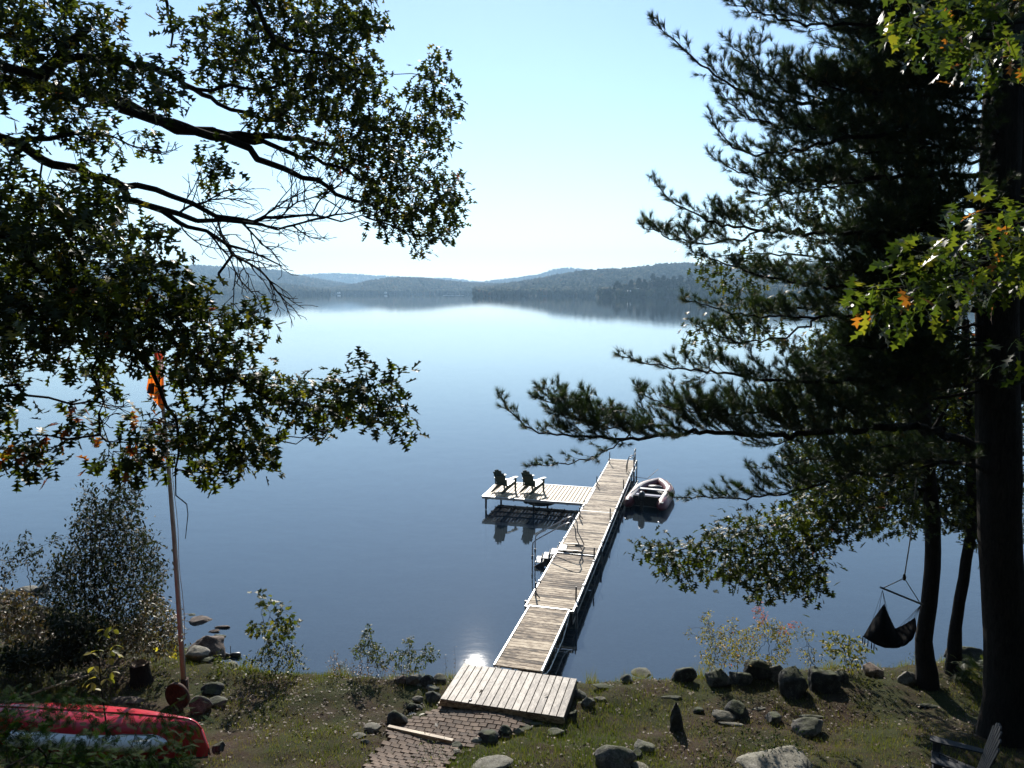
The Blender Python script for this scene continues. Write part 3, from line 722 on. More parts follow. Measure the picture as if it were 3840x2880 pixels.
for (px, py, foot) in ((2009, 2240, 1), (2174, 1945, 1), (2238, 1822, 1)): post(dock, PZ(px, py, DZ), 0.42, 1.9, dd*-.6+nn*.8)
for (px, py) in ((2160, 2252), (2228, 2098), (2288, 1945), (2338, 1832)): post(dock, PZ(px, py, DZ), 0.38, 1.8)
post(dock, PZ(2286, 1738, DZ), 0.55, 2.2); 
b = MB(); p0 = O1+dd*0.1+nn*0.06-UP*.1   # dark bracing legs into the water
for s_ in (0.25, 4.9, 9.9, 14.5, 17.2):
    for k in (0.0, 1.0):
        q = O1+dd*s_+nn*(MW*k+(0.05 if k else -0.05)); b = MB(); b.tube([q-UP*3.0, q+UP*0.05], 0.028, 8); b.build("leg", M['dark_metal'], dock)
b = MB()
for s_ in np.arange(0.4, ML, 0.6): b.bar(O1+dd*s_+nn*0.05-UP*0.10, O1+dd*s_+nn*(MW-0.05)-UP*0.10, 0.04, 0.09)
b.build("cross_beam", M['under'], dock)["kind"] = "stuff"
b = MB(); b.bar(O1+nn*(MW*.25)-UP*0.12, O1+nn*(MW*.25)-UP*0.12+dd*ML, 0.04, 0.12); b.build("joist", M['under'], dock)
b = MB(); b.bar(O1+nn*(MW*.75)-UP*0.12, O1+nn*(MW*.75)-UP*0.12+dd*ML, 0.04, 0.12); b.build("joist", M['under'], dock)
# small metal hooks along the rails
for s_ in (1.7, 3.6, 5.4, 7.5, 9.2, 11.3):
    for k in (0, 1):
        q = O1+dd*s_+nn*(MW*k)+UP*0.0; b = MB(); b.box(q, (0.075, 0.06, 0.085), (dd, nn, UP)); b.build("rail_joint", M['steel'], dock)
# gangway
LZ = 0.67
G0 = np.array((-0.60, 15.17, 0.0)); g1 = O1+dd*(-0.02)+nn*0.11; GW = 1.04
G0 = g1-dd*3.26; G0[2] = 0.635; g1 = g1+UP*0.015
gang = thing("gangway", "short sloping plank gangway between the shore landing and the long dock", "gangway", (G0[0], G0[1], 0))
gd = (g1-G0); GL = np.linalg.norm(gd); gd = gd/GL; gu = np.cross(nn, gd); gu = gu/np.linalg.norm(gu)
for k in (0, 1):
    a = G0+nn*(GW*k); b = MB(); b.bar(a, a+gd*GL, 0.04, 0.075, bev=0.006); b.build("side_rail", M['metal'], gang)
    pts = [a-gu*0.05, a+gd*0.5-gu*0.28, a+gd*0.9-gu*0.36, a+gd*(GL-0.9)-gu*0.36, a+gd*(GL-0.3)-gu*0.22, a+gd*GL-gu*0.08]
    b = MB(); b.tube(pts, 0.016, 6); b.build("belly_chord", M['metal'], gang)
    b = MB()
    for j in range(1, 12):
        u_ = j/12; q = a+gd*(GL*u_); dep = np.interp(u_*GL, [0, .5, .9, GL-.9, GL-.3, GL], [.05, .28, .36, .36, .22, .08]); b.bar(q, q-gu*dep, 0.016)
    b.build("strut", M['steel'], gang)["kind"] = "stuff"
gm = plank_mesh("plank", GW-0.05, 0.128, 0.034, M['deck']); s = 0.07
pit = math.atan2(gd[2], math.hypot(gd[0], gd[1]))
while s < GL-0.03:
    c = G0+gd*s+nn*(GW/2)+gu*0.006; o = lay(gm, "plank", gang, c-np.array((G0[0], G0[1], 0)), ang_n, rng); s += 0.1365
b = MB(); b.box(g1+nn*(GW/2)+dd*0.0+UP*0.03, (GW+.02, 0.05, 0.02), (nn, dd, UP)); b.build("hinge_plate", M['metal'], gang)
# wooden landing on the bank
A_ = PZ(1650, 2620, LZ); B_ = PZ(2115, 2690, LZ); C2 = PZ(1738, 2487, LZ)
lw = (B_-A_); LWd = np.linalg.norm(lw); lw /= LWd; ld = (C2-A_); LLd = np.linalg.norm(ld); ld /= LLd
land = thing("landing", "wide grey wooden landing of lengthwise boards at the head of the gangway", "landing", tuple(A_-UP*LZ)); lo_ = A_-UP*LZ
nb = 17; bw = LWd/nb; lm = plank_mesh("board", LLd, bw-0.012, 0.036, M['landing'], 0.005)
for k in range(nb):
    c = A_+lw*(bw*(k+.5))+ld*(LLd/2)-UP*0.018; lay(lm, "board", land, c-lo_, math.atan2(ld[1], ld[0]), rng, 0.005, 0.004)
b = MB(); b.bar(A_-UP*0.092+ld*0.02-lw*0.01, B_-UP*0.092+ld*0.02+lw*0.01, 0.04, 0.11, bev=0.004); b.build("front_fascia", M['timber'], land)
for a in (A_+lw*0.02, B_-lw*0.02):
    b = MB(); b.bar(a-UP*0.12+ld*0.06, a-UP*0.12+ld*(LLd-.02), 0.04, 0.16); b.build("side_fascia", M['under'], land)
b = MB(); b.bar(A_+ld*(LLd-.02)-UP*0.12+lw*0.05, A_+ld*(LLd-.02)-UP*0.12+lw*(LWd-.05), 0.04, 0.16); b.build("back_fascia", M['under'], land)
for (u_, v_) in ((.56, .22), (.3, .25)):
    q = A_+lw*(LWd*v_)+ld*(LLd*(1-u_)*.4); 
b = MB(); b.lathe(A_+lw*(LWd*.24)+ld*0.10, [(0.035, 0), (0.03, 0.012), (0.012, 0.015)], 10); b.build("knot_hole", M['black'], land)
# side platform
PFL = PZ(1809, 1861, DZ); PW = float(abs((PZ(2200, 1885, DZ)-PFL)@nn)); PD = 2.38
pn = nn; plat = thing("platform", "newer pale pine side platform standing on pipe legs, left of the dock", "platform", tuple(PFL-UP*DZ)); po = PFL-UP*DZ
npl = 29; pw = PW/npl; ppm = plank_mesh("plank", PD-0.07, pw-0.024, 0.032, M['newdeck'])
for k in range(npl):
    c = PFL+pn*(pw*(k+.5))+dd*(PD/2)-UP*0.016; lay(ppm, "plank", plat, c-po, ang_d, rng, 0.003, 0.003)
for (a, c, nm) in ((PFL, PFL+pn*PW, "front_rail"), (PFL+dd*PD, PFL+dd*PD+pn*PW, "back_rail"), (PFL, PFL+dd*PD, "end_rail"), (PFL+pn*PW, PFL+pn*PW+dd*PD, "end_rail")):
    b = MB(); b.bar(a-UP*0.035, c-UP*0.035, 0.055, 0.10, bev=0.008); b.build(nm, M['metal'], plat)
for (u_, v_) in ((0.03, 0.03), (0.03, .97), (0.50, 0.03), (0.52, .97), (.97, .03)):
    q = PFL+pn*(PW*u_)+dd*(PD*v_)-UP*0.09; b = MB(); b.tube([q-UP*3.2, q-UP*0.42, q-UP*0.42, q], [.022, .022, .04, .04], 8); b.build("leg", M['dark_metal'], plat)
b = MB()
for u_ in np.linspace(.05, .95, 8): b.bar(PFL+pn*(PW*u_)-UP*0.09+dd*.03, PFL+pn*(PW*u_)-UP*0.09+dd*(PD-.03), 0.035, 0.08)
for v_ in (.25, .5, .75): b.bar(PFL+dd*(PD*v_)-UP*0.15, PFL+dd*(PD*v_)-UP*0.15+pn*PW, 0.035, 0.05)
b.build("joist", M['under'], plat)["kind"] = "stuff"
# dark tube float moored below it
tf = PZ(2005, 1898, 0.0)+dd*1.2
b = MB(); R_ = .50; V = []; n1, n2 = 28, 12
for i in range(n1):
    for j in range(n2):
        a, c = 2*math.pi*i/n1, 2*math.pi*j/n2; V.append(tf+np.array(((R_+.15*math.cos(c))*math.cos(a), (R_+.15*math.cos(c))*math.sin(a), .15*math.sin(c)+.06)))
b.add(V, [(i*n2+j, ((i+1) % n1)*n2+j, ((i+1) % n1)*n2+(j+1) % n2, i*n2+(j+1) % n2) for i in range(n1) for j in range(n2)], True)
b.lathe(tf+np.array((-.62, -.1, -.02)), [(.02, 0), (.12, .02), (.14, .10), (.10, .20), (.02, .24)], 12)
tag(b.build("float_tube", M['black']), "black rubber float tube lying on the water under the side platform", "float tube")

# swim steps on the left of the dock
st0 = PZ(2122, 2052, DZ+.04)
st = thing("swim_steps", "white swim steps with two bent steel handrails going down into the water from the dock", "steps", (st0[0], st0[1], 0))
E = np.array((-0.985, 0.17, 0)); E /= np.linalg.norm(E); Wd = np.array((0.17, 0.985, 0)); SW = 0.55
top = st0-Wd*0.28
for k in range(4):
    c = top+Wd*(SW/2)+E*(0.10+0.24*k)-UP*(0.02+0.145*k); b = MB(); b.box(c, (0.25, SW, 0.03), (E, Wd, UP), 0.006); b.build("tread", M['whiteplastic'], st)
for s_ in (0, 1):
    a = top+Wd*(SW*s_)-E*0.05-UP*0.03; c = a+E*1.12-UP*0.66; b = MB(); b.bar(a-UP*.04, c-UP*.04, 0.03, 0.15); b.build("stringer", M['under'], st)
b = MB()
for k in range(3):
    c = top+Wd*(SW/2)+E*(0.28+0.24*k)-UP*(0.10+0.145*k); b.box(c, (0.02, SW, 0.11), (E, Wd, UP))
b.build("riser", M['under'], st)["kind"] = "stuff"
b = MB(); a = top+E*.85-UP*.6; b.bar(a, a-E*.55-UP*.55, .05, .16); b.bar(a+Wd*SW, a+Wd*SW-E*.55-UP*.55, .05, .16); b.bar(a-E*.4-UP*.42, a-E*.4-UP*.42+Wd*SW, .05, .12); b.build("support_frame", M['under'], st)
for s_ in (-0.04, SW+0.04):
    a = top+Wd*s_-E*0.22
    pts = [a-E*0.02+Wd*0-UP*0.02-E*.02, a-E*0.30-UP*0.02, a-E*0.33+UP*0.02, a-E*0.12+UP*0.42, a-E*0.10+UP*0.72, a-E*0.02+UP*0.86, a+E*0.10+UP*0.90, a+E*0.26+UP*0.84, a+E*1.12+UP*0.30, a+E*1.22+UP*0.20, a+E*1.24+UP*0.05, a+E*1.24-UP*0.95, a+E*1.10-UP*1.15, a+E*.7-UP*1.3]
    b = MB(); b.tube(pts, 0.019, 8); b.build("handrail", M['steel'], st)
    b = MB(); b.bar(a-E*0.2+UP*0.01, a+E*0.28+UP*0.01, 0.05, 0.03); b.build("mounting_bar", M['dark_metal'], st)
    b = MB(); b.box(a+E*1.24-UP*0.28, (.05, .05, .12), (E, Wd, UP)); b.build("clamp", M['dark_metal'], st)
# ladder at the far end
e0 = O1+dd*(ML-2.5)+nn*(MW+0.10)
ld_ = thing("dock_ladder", "tall pipe ladder clamped to the right edge at the far end of the dock", "ladder", (e0[0], e0[1], 0))
for s_ in (0, .42):
    q = e0+dd*s_; b = MB(); b.tube([q-UP*1.5, q+UP*.4, q+UP*.62, q+UP*.7-nn*.08, q+UP*.62-nn*.25, q+UP*.3-nn*.32, q+UP*.02-nn*.32], .02, 8); b.build("rail", M['steel'], ld_)
for k in range(6):
    q = e0-UP*(1.1-.28*k); b = MB(); b.bar(q, q+dd*.42, .06, .03); b.build("rung", M['steel'], ld_)
e1 = O1+dd*(ML-1.0)+nn*(MW-0.02); mr = thing("mooring_rail", "pipe loop rail standing at the far right corner of the dock", "rail", tuple(e1))
b = MB(); b.tube([e1, e1+UP*.6, e1+UP*.65+dd*.06, e1+UP*.65+dd*.65, e1+UP*.6+dd*.7, e1+dd*.7], .018, 8); b.build("loop", M['dark_metal'], mr)
b = MB(); b.bar(e1+UP*.45, e1+UP*.45+dd*.7, .025); b.build("crossbar", M['dark_metal'], mr)
# fender post
# ---------------------------------------------------------------- adirondack chairs
def adirondack(name, label, mat_b, mat_a, loc, rz, scale=1.0, fan=0.0, group=None, n=6, rec=24, tall=0.0):
    t = thing(name, label, "chair", loc, rz, group); t.scale = (scale,)*3
    # faces local +Y; seat front at y .45, back leans to -Y
    th = math.radians(rec); bu = np.array((0, -math.sin(th), math.cos(th))); bn_ = np.array((0, math.cos(th), math.sin(th))); bx = np.array((1., 0, 0))
    base = np.array((0, -.12, .27)); W = .52; sw = W/n
    for k in range(n):
        u0 = (k-(n-1)/2)*sw; L = .80+tall-0.55*((k-(n-1)/2)/(n/2))**2*0.42-.02
        an = u0*fan; dv = bu*math.cos(an)+bx*math.sin(an); dx = np.cross(dv, bn_)
        w0 = sw*.46*(1-fan*.25) ; w1 = sw*.46*(1+fan*.30)
        e = L; slope = -0.10*np.sign(u0)*w1*2.2
        out = [(-w0, 0), (w0, 0), (w1, e-0.02-max(0, -slope)), (w1*.6, e+min(0, slope)*.3), (-w1*.6, e-max(0, slope)*.3), (-w1, e-.02-max(0, slope))]
        b = MB(); b.prism(out, 0.02, base+bx*u0*(1-fan*.2), (dx, dv, bn_)); b.build_local("back_slat", mat_b, t)
    for z, y in ((.0, 0), (.42, 0)):
        c = base+bu*(z+.05)-bn_*0.025; b = MB(); b.box(c, (W*(.95 if z else 1.0), .03, .07), (bx, bn_, bu)); b.build_local("back_brace", mat_b, t)
    for k in range(5):
        y = -.06+.115*k; z = .27+.02*k; b = MB(); b.box((0, y+.02, z+.012), (W+.02, .10, .02), ((1, 0, 0), (0, .985, .17), (0, -.17, .985)), .004); b.build_local("seat_slat", mat_b, t)
    for s in (-1, 1):
        x = s*(W/2+.02)
        b = MB(); b.prism([(-.50, .02), (-.42, .02), (.40, .25), (.44, .37), (.36, .375), (-.10, .27), (-.50, .07)], .03, (x-s*.03, 0, 0), ((0, 1, 0), (0, 0, 1), (1, 0, 0))); b.build_local("side_rail", mat_b, t)
        b = MB(); b.prism([(.36, 0), (.45, 0), (.46, .53), (.35, .53)], .03, (x, 0, 0), ((0, 1, 0), (0, 0, 1), (1, 0, 0))); b.build_local("front_leg", mat_b, t)
        b = MB(); b.prism([(-.055, -.34), (.04, -.34), (.085, .30), (.06, .38), (-.06, .38), (-.085, .30)] if s > 0 else [(-.04, -.34), (.055, -.34), (.085, .30), (.06, .38), (-.06, .38), (-.085, .30)], .025, (x+s*.02, .12, .545), ((1, 0, 0), (0, 1, 0), (0, 0, 1))); b.build_local("arm", mat_a, t)
        b = MB(); b.prism([(-.02, 0), (.05, 0), (.02, .30), (-.04, .30)], .02, (x, -.20, .24), ((0, 1, 0), (0, 0, 1), (1, 0, 0))); b.build_local("arm_support", mat_b, t)
    return t
c1 = PZ(1885, 1848, DZ); c2 = PZ(1991, 1851, DZ)
adirondack("adirondack_chair", "left one of the two dark green slatted chairs, nearest the platform's outer end", M['green'], M['green_arm_glare'], (c1[0]+.05, c1[1]+.25, DZ+.004), math.radians(-36), 1.0, 0.15, "green chairs on the side platform", 5)
adirondack("adirondack_chair", "right one of the two dark green slatted chairs, nearer the dock", M['green'], M['green_arm_glare'], (c2[0]+.05, c2[1]+.25, DZ+.004), math.radians(-38), 1.0, 0.15, "green chairs on the side platform", 5)
pc = PY(3690, 2800, 9.5); zc = float(ground_z(pc[0], 9.6))
adirondack("adirondack_chair", "weathered grey fan back lounge chair in deep shade beside the big pine trunk", M['greywood'], M['greywood'], (pc[0]+.12, 9.95, zc-.03), math.radians(62), 1.0, 0.8, None, 7, 14, .12)

# ---------------------------------------------------------------- inflatable boat with outboard
bs = PZ(2418, 1912, 0.0); bf = PZ(2492, 1806, 0.0); ax = bf-bs; ax[2] = 0; BL = np.linalg.norm(ax); ax /= BL; bl = np.array((-ax[1], ax[0], 0))
boat = thing("inflatable_boat", "dark red and grey inflatable dinghy with an outboard, tied right of the dock", "boat", tuple(bs))
BL = 3.3; HW = .66; tr_ = .23
def tubepath(side):
    P = []
    for u_ in np.linspace(-.12, 1.0, 16):
        w = HW*(1-max(0, u_-.52)**2*4.2); z = .24+.22*max(0, u_-.55)**1.6; P.append(bs+ax*(BL*u_)+bl*(side*max(w, .02))+UP*z)
    return P
for side in (-1, 1):
    P = tubepath(side); R = [.03, tr_*.75]+[tr_]*11+[tr_*.97, tr_*.93, tr_*.9]; b = MB(); b.tube(P, R, 16); b.build("side_tube", M['reddark'], boat)
    P2 = [p+UP*(r_*.97)-bl*side*.03 for p, r_ in zip(P[2:], R[2:])]; b = MB()
    V = []; 
    for i, p in enumerate(P2):
        for q in (-.10, -.03, .05, .10): V.append(p+bl*side*q-UP*(abs(q)*abs(q)*2.4)+UP*.008)
    b.add(V, [(i*4+j, i*4+j+1, (i+1)*4+j+1, (i+1)*4+j) for i in range(len(P2)-1) for j in range(3)], True); b.build("top_patch", M['rubber'], boat)
    b = MB(); pts = [p+bl*side*tr_*.55+UP*tr_*.80+UP*(.03*(i % 2)) for i, p in enumerate(P[3:-1])]; b.tube(pts, .014, 6); b.build("grab_line", M['rope'], boat)
b = MB()
for i in range(14):
    u_ = i/13; w = HW*(1-max(0, u_-.52)**2*4.2)-.08; z = .12+.16*max(0, u_-.55)
    for s_ in (-1, 1): b.v.append(tuple(bs+ax*(BL*u_)+bl*(s_*max(w, .02))+UP*z))
b.f = [(2*i, 2*i+1, 2*i+3, 2*i+2) for i in range(13)]; b.sm = [False]*13; b.build("floor", M['black'], boat)
b = MB(); b.box(bs+ax*.12+UP*.33, (1.0, .04, .40), (bl, ax, UP), .008); b.build("transom", M['black'], boat)
b = MB(); b.box(bs+ax*1.62+UP*.42, (1.15, .2, .035), (bl, ax, UP), .01); b.build("thwart", M['whiteplastic'], boat)
b = MB(); b.box(bs+ax*.72+UP*.38, (1.05, .26, .10), (bl, ax, UP), .03); b.build("seat_cushion", M['blue'], boat)
mt = bs-ax*.05+bl*.12
b = MB(); b.lathe(mt+UP*.38, [(.05, 0), (.13, .03), (.155, .12), (.15, .26), (.10, .35), (.03, .38)], 16, ((bl*.85), (ax*1.25), UP)); b.build("motor_cowl", M['black'], boat)
b = MB(); b.box(mt+UP*.12-ax*.02, (.11, .15, .55), (bl, ax, UP), .02); b.box(mt-UP*.2-ax*.08, (.05, .34, .22), (bl, ax, UP), .01); b.build("motor_leg", M['dark_metal'], boat)
b = MB(); b.tube([mt+UP*.5+ax*.1, mt+UP*.56+ax*.42], .022, 8); b.build("tiller", M['black'], boat)
b = MB(); b.box(bs+ax*.42-bl*.28+UP*.27, (.38, .26, .2), (bl, ax, UP), .03); b.build("yellow_bag", M['yellow'], None)
bpy.context.scene.collection.objects
o = [x for x in COL.objects if x.name.startswith("yellow_bag")][0]; o.name = "fuel_can"; tag(o, "yellow fuel can sitting beside the motor in the dinghy's stern", "fuel can")
b = MB(); b.lathe(bs+ax*2.35+UP*.26, [(.2, 0), (.24, .05), (.2, .12), (.05, .16)], 10, (bl*1.4, ax*.9, UP)); b.box(bs+ax*2.35+UP*.36+bl*.1, (.4, .3, .05), (bl, ax*.9, UP+ax*.1), .01); tag(b.build("gear_bundle", M['dark_metal']), "dark bundle of gear stowed in the bow of the dinghy", "gear")
for side in (1, -1):
    q = bs+ax*1.45+bl*side*(HW+.02)+UP*.52; ow = thing("oar", "oar resting along the left tube of the dinghy" if side > 0 else "oar resting along the right tube of the dinghy", "oar", tuple(q))
    b = MB(); b.tube([q-ax*1.35-UP*.1, q+ax*.35+UP*.08], .018, 8); b.build("shaft", M['metal'], ow)
    b = MB(); b.box(q-ax*1.5-UP*.11, (.42, .14, .02), (ax, bl, UP), .008); b.build("blade", M['black'], ow)
    b = MB(); b.tube([q+ax*.35+UP*.08, q+ax*.55+UP*.11], .026, 8); b.build("grip", M['black'], ow)
b = MB(); a = bf+UP*.55; c = O1+dd*(ML-3.2)+nn*MW; b.tube([a+bl*.3, (a+c)/2-UP*.25, c], .012, 6); tag(b.build("mooring_line", M['rope']), "thin mooring line from the dinghy's bow to the dock", "rope")

# ---------------------------------------------------------------- flagpole with limp flag
fb = G(692, 2625)
fp = thing("flagpole", "tall leaning white flagpole standing in a rusty iron sleeve near the shore", "flagpole", tuple(fb))
def polept(py): return PY(np.interp(py, [1300, 1700, 2100, 2550], [588, 628, 658, 690]), py, fb[1]+.0)
ztop = PY(586, 1290, fb[1])
b = MB(); pts = [PY(690, 2560, fb[1]), PY(672, 2300, fb[1]), PY(652, 2000, fb[1]), PY(632, 1750, fb[1]), PY(600, 1400, fb[1]), ztop]; b.tube(pts, [.052, .048, .043, .039, .032, .028], 14); b.build("mast", M['pole'], fp)
b = MB(); b.tube([fb-UP*.3, PY(692, 2545, fb[1])], .075, 14); b.build("sleeve", M['rust'], fp)
fw = G(668, 2655); b = MB(); V = []
wc = fw+UP*.25; dv = np.array((.96, -.28, 0)); 
b.lathe(wc, [(.06, -.02), (.2, -.025), (.25, -.045), (.27, -.03), (.27, .03), (.25, .045), (.2, .025), (.06, .02)], 24, (dv, UP, np.array((.28, .96, 0)))); 
rw = b.build("iron_wheel", M['rust']); tag(rw, "round rusty iron wheel leaning against the flagpole's sleeve", "wheel")
# rope down the pole
b = MB(); P = [PY(np.interp(py, [1300, 1750, 2300, 2560], [588, 632, 672, 690])+16+3*math.sin(py*.02), py, fb[1]-.05) for py in range(1500, 2420, 60)]; b.tube(P, .006, 5); b.build("halyard", M['rope'], fp)
# flag: cloth hanging in folds, coloured panels are separate sewn pieces
def flagpiece(name, poly, mat, parent, off=0.0):
    """poly in photo px; folded surface that hangs from the pole"""
    px0 = min(p[0] for p in poly); px1 = max(p[0] for p in poly); py0 = min(p[1] for p in poly); py1 = max(p[1] for p in poly)
    b = MB(); nx, ny = 14, 22; idx = {}
    for j in range(ny+1):
        y = py0+(py1-py0)*j/ny; xsx = []
        n = len(poly)
        for i in range(n):
            (x0, y0), (x1, y1) = poly[i], poly[(i+1) % n]
            if (y0 <= y <= y1 or y1 <= y <= y0) and y0 != y1: xsx.append(x0+(x1-x0)*(y-y0)/(y1-y0))
        if len(xsx) < 2: xsx = [xsx[0]]*2 if xsx else [px0, px0]
        a, c = min(xsx), max(xsx)
        for i in range(nx+1):
            x = a+(c-a)*i/nx; d = fb[1]-.10-off+.05*math.sin((x-560)*.16+y*.012)+.02*math.sin(x*.31); b.v.append(tuple(PY(x, y, d)))
    b.f = [(j*(nx+1)+i, j*(nx+1)+i+1, (j+1)*(nx+1)+i+1, (j+1)*(nx+1)+i) for j in range(ny) for i in range(nx)]; b.sm = [True]*len(b.f)
    o = b.build(name, mat, parent); return o
def cloth(name, c, tr=.5):
    m, nt, p, o = newmat(name); p.inputs['Base Color'].default_value = (*c, 1); p.inputs['Roughness'].default_value = .8
    t = N(nt, "ShaderNodeBsdfTranslucent"); t.inputs[0].default_value = (*c, 1); mx = N(nt, "ShaderNodeMixShader"); mx.inputs[0].default_value = tr
    nt.links.new(bump(nt, noise_f(nt, 160, 2), .3, .002), p.inputs['Normal'])
    nt.links.new(p.outputs[0], mx.inputs[1]); nt.links.new(t.outputs[0], mx.inputs[2]); nt.links.new(mx.outputs[0], o.inputs[0]); return m
fz = thing("flag", "limp orange flag with dark blue, yellow and white panels hanging down the flagpole", "flag", tuple(PY(600, 1400, fb[1]-.1)))
flagpiece("orange_field", [(560, 1400), (612, 1330), (616, 1500), (612, 1545), (556, 1475), (548, 1460)], cloth("orange flag cloth", (.80, .20, .02), .6), fz, 0.0)
flagpiece("blue_panel", [(558, 1438), (580, 1436), (578, 1480), (550, 1474)], cloth("navy flag cloth", (.012, .015, .05), .2), fz, 0.035)
flagpiece("yellow_panel", [(582, 1448), (596, 1470), (588, 1495), (577, 1492)], cloth("yellow flag cloth", (.65, .38, .03), .5), fz, 0.045)
flagpiece("red_panel", [(598, 1462), (614, 1450), (614, 1500), (592, 1496)], cloth("dark red flag cloth", (.35, .05, .02), .4), fz, 0.05)
flagpiece("white_panel", [(585, 1352), (611, 1346), (612, 1410), (586, 1400)], cloth("white flag cloth", (.55, .52, .52), .4), fz, 0.045)
flagpiece("red_top", [(575, 1325), (608, 1315), (610, 1346), (585, 1352)], cloth("red flag cloth", (.45, .06, .03), .4), fz, 0.045)

# ---------------------------------------------------------------- hammock chair hanging by tree A
hy = 14.0
k0 = PY(3391, 2168, hy); hl = PY(3310, 2206, hy-.15); hr = PY(3452, 2264, hy+.55); hr = PY(3452, 2264, hy+.1); top_ = PY(3430, 1890, hy)
hm = thing("hammock_chair", "black fabric hammock chair hanging on a rope beside the slim lakeside trunk", "hammock chair", tuple(k0))
b = MB(); b.tube([k0+UP*.03, k0*.5+top_*.5+np.array((.01, 0, 0)), top_+UP*.6], .011, 6); b.build("hanging_rope", M['rope'], hm)
b = MB(); b.lathe(k0-UP*.05, [(.01, 0), (.03, .02), (.035, .08), (.02, .13), (.008, .15)], 8); b.build("swivel", M['dark_metal'], hm)
b = MB(); b.tube([hl-(hr-hl)*.06, hr+(hr-hl)*.06], .019, 8); b.build("spreader_bar", M['dark_metal'], hm)
for e in (hl, hr): b = MB(); b.tube([k0, e], .009, 6); b.build("bridle", M['rope'], hm)
def q_(px, py, d=0): return PY(px, py, hy+d)
# cloth sling: curves between the left edge and right edge
Lf = [q_(3312, 2225), q_(3272, 2320, -.1), q_(3240, 2385, -.3), q_(3262, 2405, -.32)]
top_curve = [q_(3272, 2325, .1), q_(3316, 2262, 0), q_(3330, 2300, .0), (q_(3357, 2357, .0)), q_(3385, 2345, .1), q_(3418, 2325, .12), q_(3432, 2315, .1), q_(3435, 2330, .05)]
bot_curve = [q_(3236, 2388, -.30), q_(3258, 2402, -.38), q_(3285, 2418, -.42), q_(3318, 2430, -.42), q_(3350, 2431, -.40), q_(3385, 2420, -.3), q_(3415, 2390, -.2), q_(3430, 2350, -.05)]
b = MB(); nr = 10; n = len(top_curve)
tc_ = []; bc_ = []
for c, dst in ((top_curve, tc_), (bot_curve, bc_)):
    for i in range(41):
        f = i/40*(n-1); j = min(int(f), n-2); dst.append(c[j]+(c[j+1]-c[j])*(f-j))
for i in range(41):
    for j in range(nr+1):
        u_ = j/nr; p = tc_[i]*(1-u_)+bc_[i]*u_; p = p+np.array((0, -.28*math.sin(math.pi*u_)*math.sin(math.pi*i/40), -.02*math.sin(i*1.3)*math.sin(math.pi*u_))); b.v.append(tuple(p))
b.f = [(i*(nr+1)+j, (i+1)*(nr+1)+j, (i+1)*(nr+1)+j+1, i*(nr+1)+j+1) for i in range(40) for j in range(nr)]; b.sm = [True]*len(b.f); b.build("sling", M['cloth'], hm)
for e, a0, a1 in ((hl, 0, 14), (hr, 20, 40)):
    for i in range(a0, a1, 3):
        b = MB(); b.tube([e-UP*.04, tc_[i]], .0035, 4); b.build("cord", M['dark_metal'], hm)
for i in (0, 2, 5, 8, 10):
    b = MB(); p = bc_[i]; b.tube([p+UP*.02, p-UP*(.06+.02*(i % 3)), p-UP*.14], [.006, .012, .008], 5); b.build("tassel", M['cloth'], hm)

# ---------------------------------------------------------------- canoe and white board at the lower left
cv = G(760, 2862); y0 = cv[1]
bowp = PY(785, 2850, y0)
ca = np.array((-1.0, 0.10, 0)); ca /= np.linalg.norm(ca); cb = np.array((0.10, 1.0, 0)); cb /= np.linalg.norm(cb)
zg = float(ground_z(bowp[0]-2, y0))
can = thing("canoe", "red canoe lying upside down on the bank behind cedar sprays", "canoe", (bowp[0], y0, zg))
CL = 4.6; nU, nV = 46, 18; V = []
for i in range(nU+1):
    u_ = i/nU; e = min(u_, 1-u_)*2; w = .45*math.sin(min(1, e*1.05+.02)*math.pi/2)**.75; keel = (.56-.06*(1-e)**3)*math.sqrt(max(.004, 1-max(0, 1-min(u_, 1-u_)/.075)**2))
    for j in range(nV+1):
        a = math.pi*j/nV; cx = math.cos(a); sx = math.sin(a); yy = w*np.sign(cx)*abs(cx)**.8
        edge = -.0+.10*(1-e)**3*(-1)
        zz = edge+(keel-edge)*sx**.62
        V.append(bowp*np.array((1, 1, 0))+UP*(zg+.04)+ca*(CL*u_)+cb*yy+UP*zz)
b = MB(); b.add(V, [(i*(nV+1)+j, i*(nV+1)+j+1, (i+1)*(nV+1)+j+1, (i+1)*(nV+1)+j) for i in range(nU) for j in range(nV)], True); b.build("hull", M['red'], can)
for j in (0, nV):
    b = MB(); b.tube([V[i*(nV+1)+j] for i in range(nU+1)], .016, 6); b.build("gunwale", M['black'], can)
b = MB(); b.tube([V[i*(nV+1)+nV//2]+UP*.006 for i in range(1, nU)], .012, 6); b.build("keel_strip", M['red'], can)
bp = G(622, 2885); ba = np.array((-1., .05, 0)); bb = np.array((.05, 1., 0)); zb = float(ground_z(bp[0]-1.2, bp[1]))
b = MB(); V = []; nU, nV = 30, 12; L2 = 2.6
for i in range(nU+1):
    u_ = i/nU; w = .22*min(1, math.sin(min(1, u_*7+.03)*math.pi/2)*1.0)*(1-.25*u_*u_)
    for j in range(nV):
        a = 2*math.pi*j/nV; V.append(np.array((bp[0], bp[1]+.1, zb+.24))+ba*(L2*u_)+bb*w*math.cos(a)+UP*(.12*math.sin(a)*min(1, u_*9+.2)))
b.add(V, [(i*nV+j, i*nV+(j+1) % nV, (i+1)*nV+(j+1) % nV, (i+1)*nV+j) for i in range(nU) for j in range(nV)], True); b.f.append(tuple(range(nV))); b.sm.append(False)
kk = thing("white_kayak", "white round nosed kayak hull lying in front of the red canoe", "kayak", (bp[0], bp[1], zb)); b.build("hull", M['white'], kk)
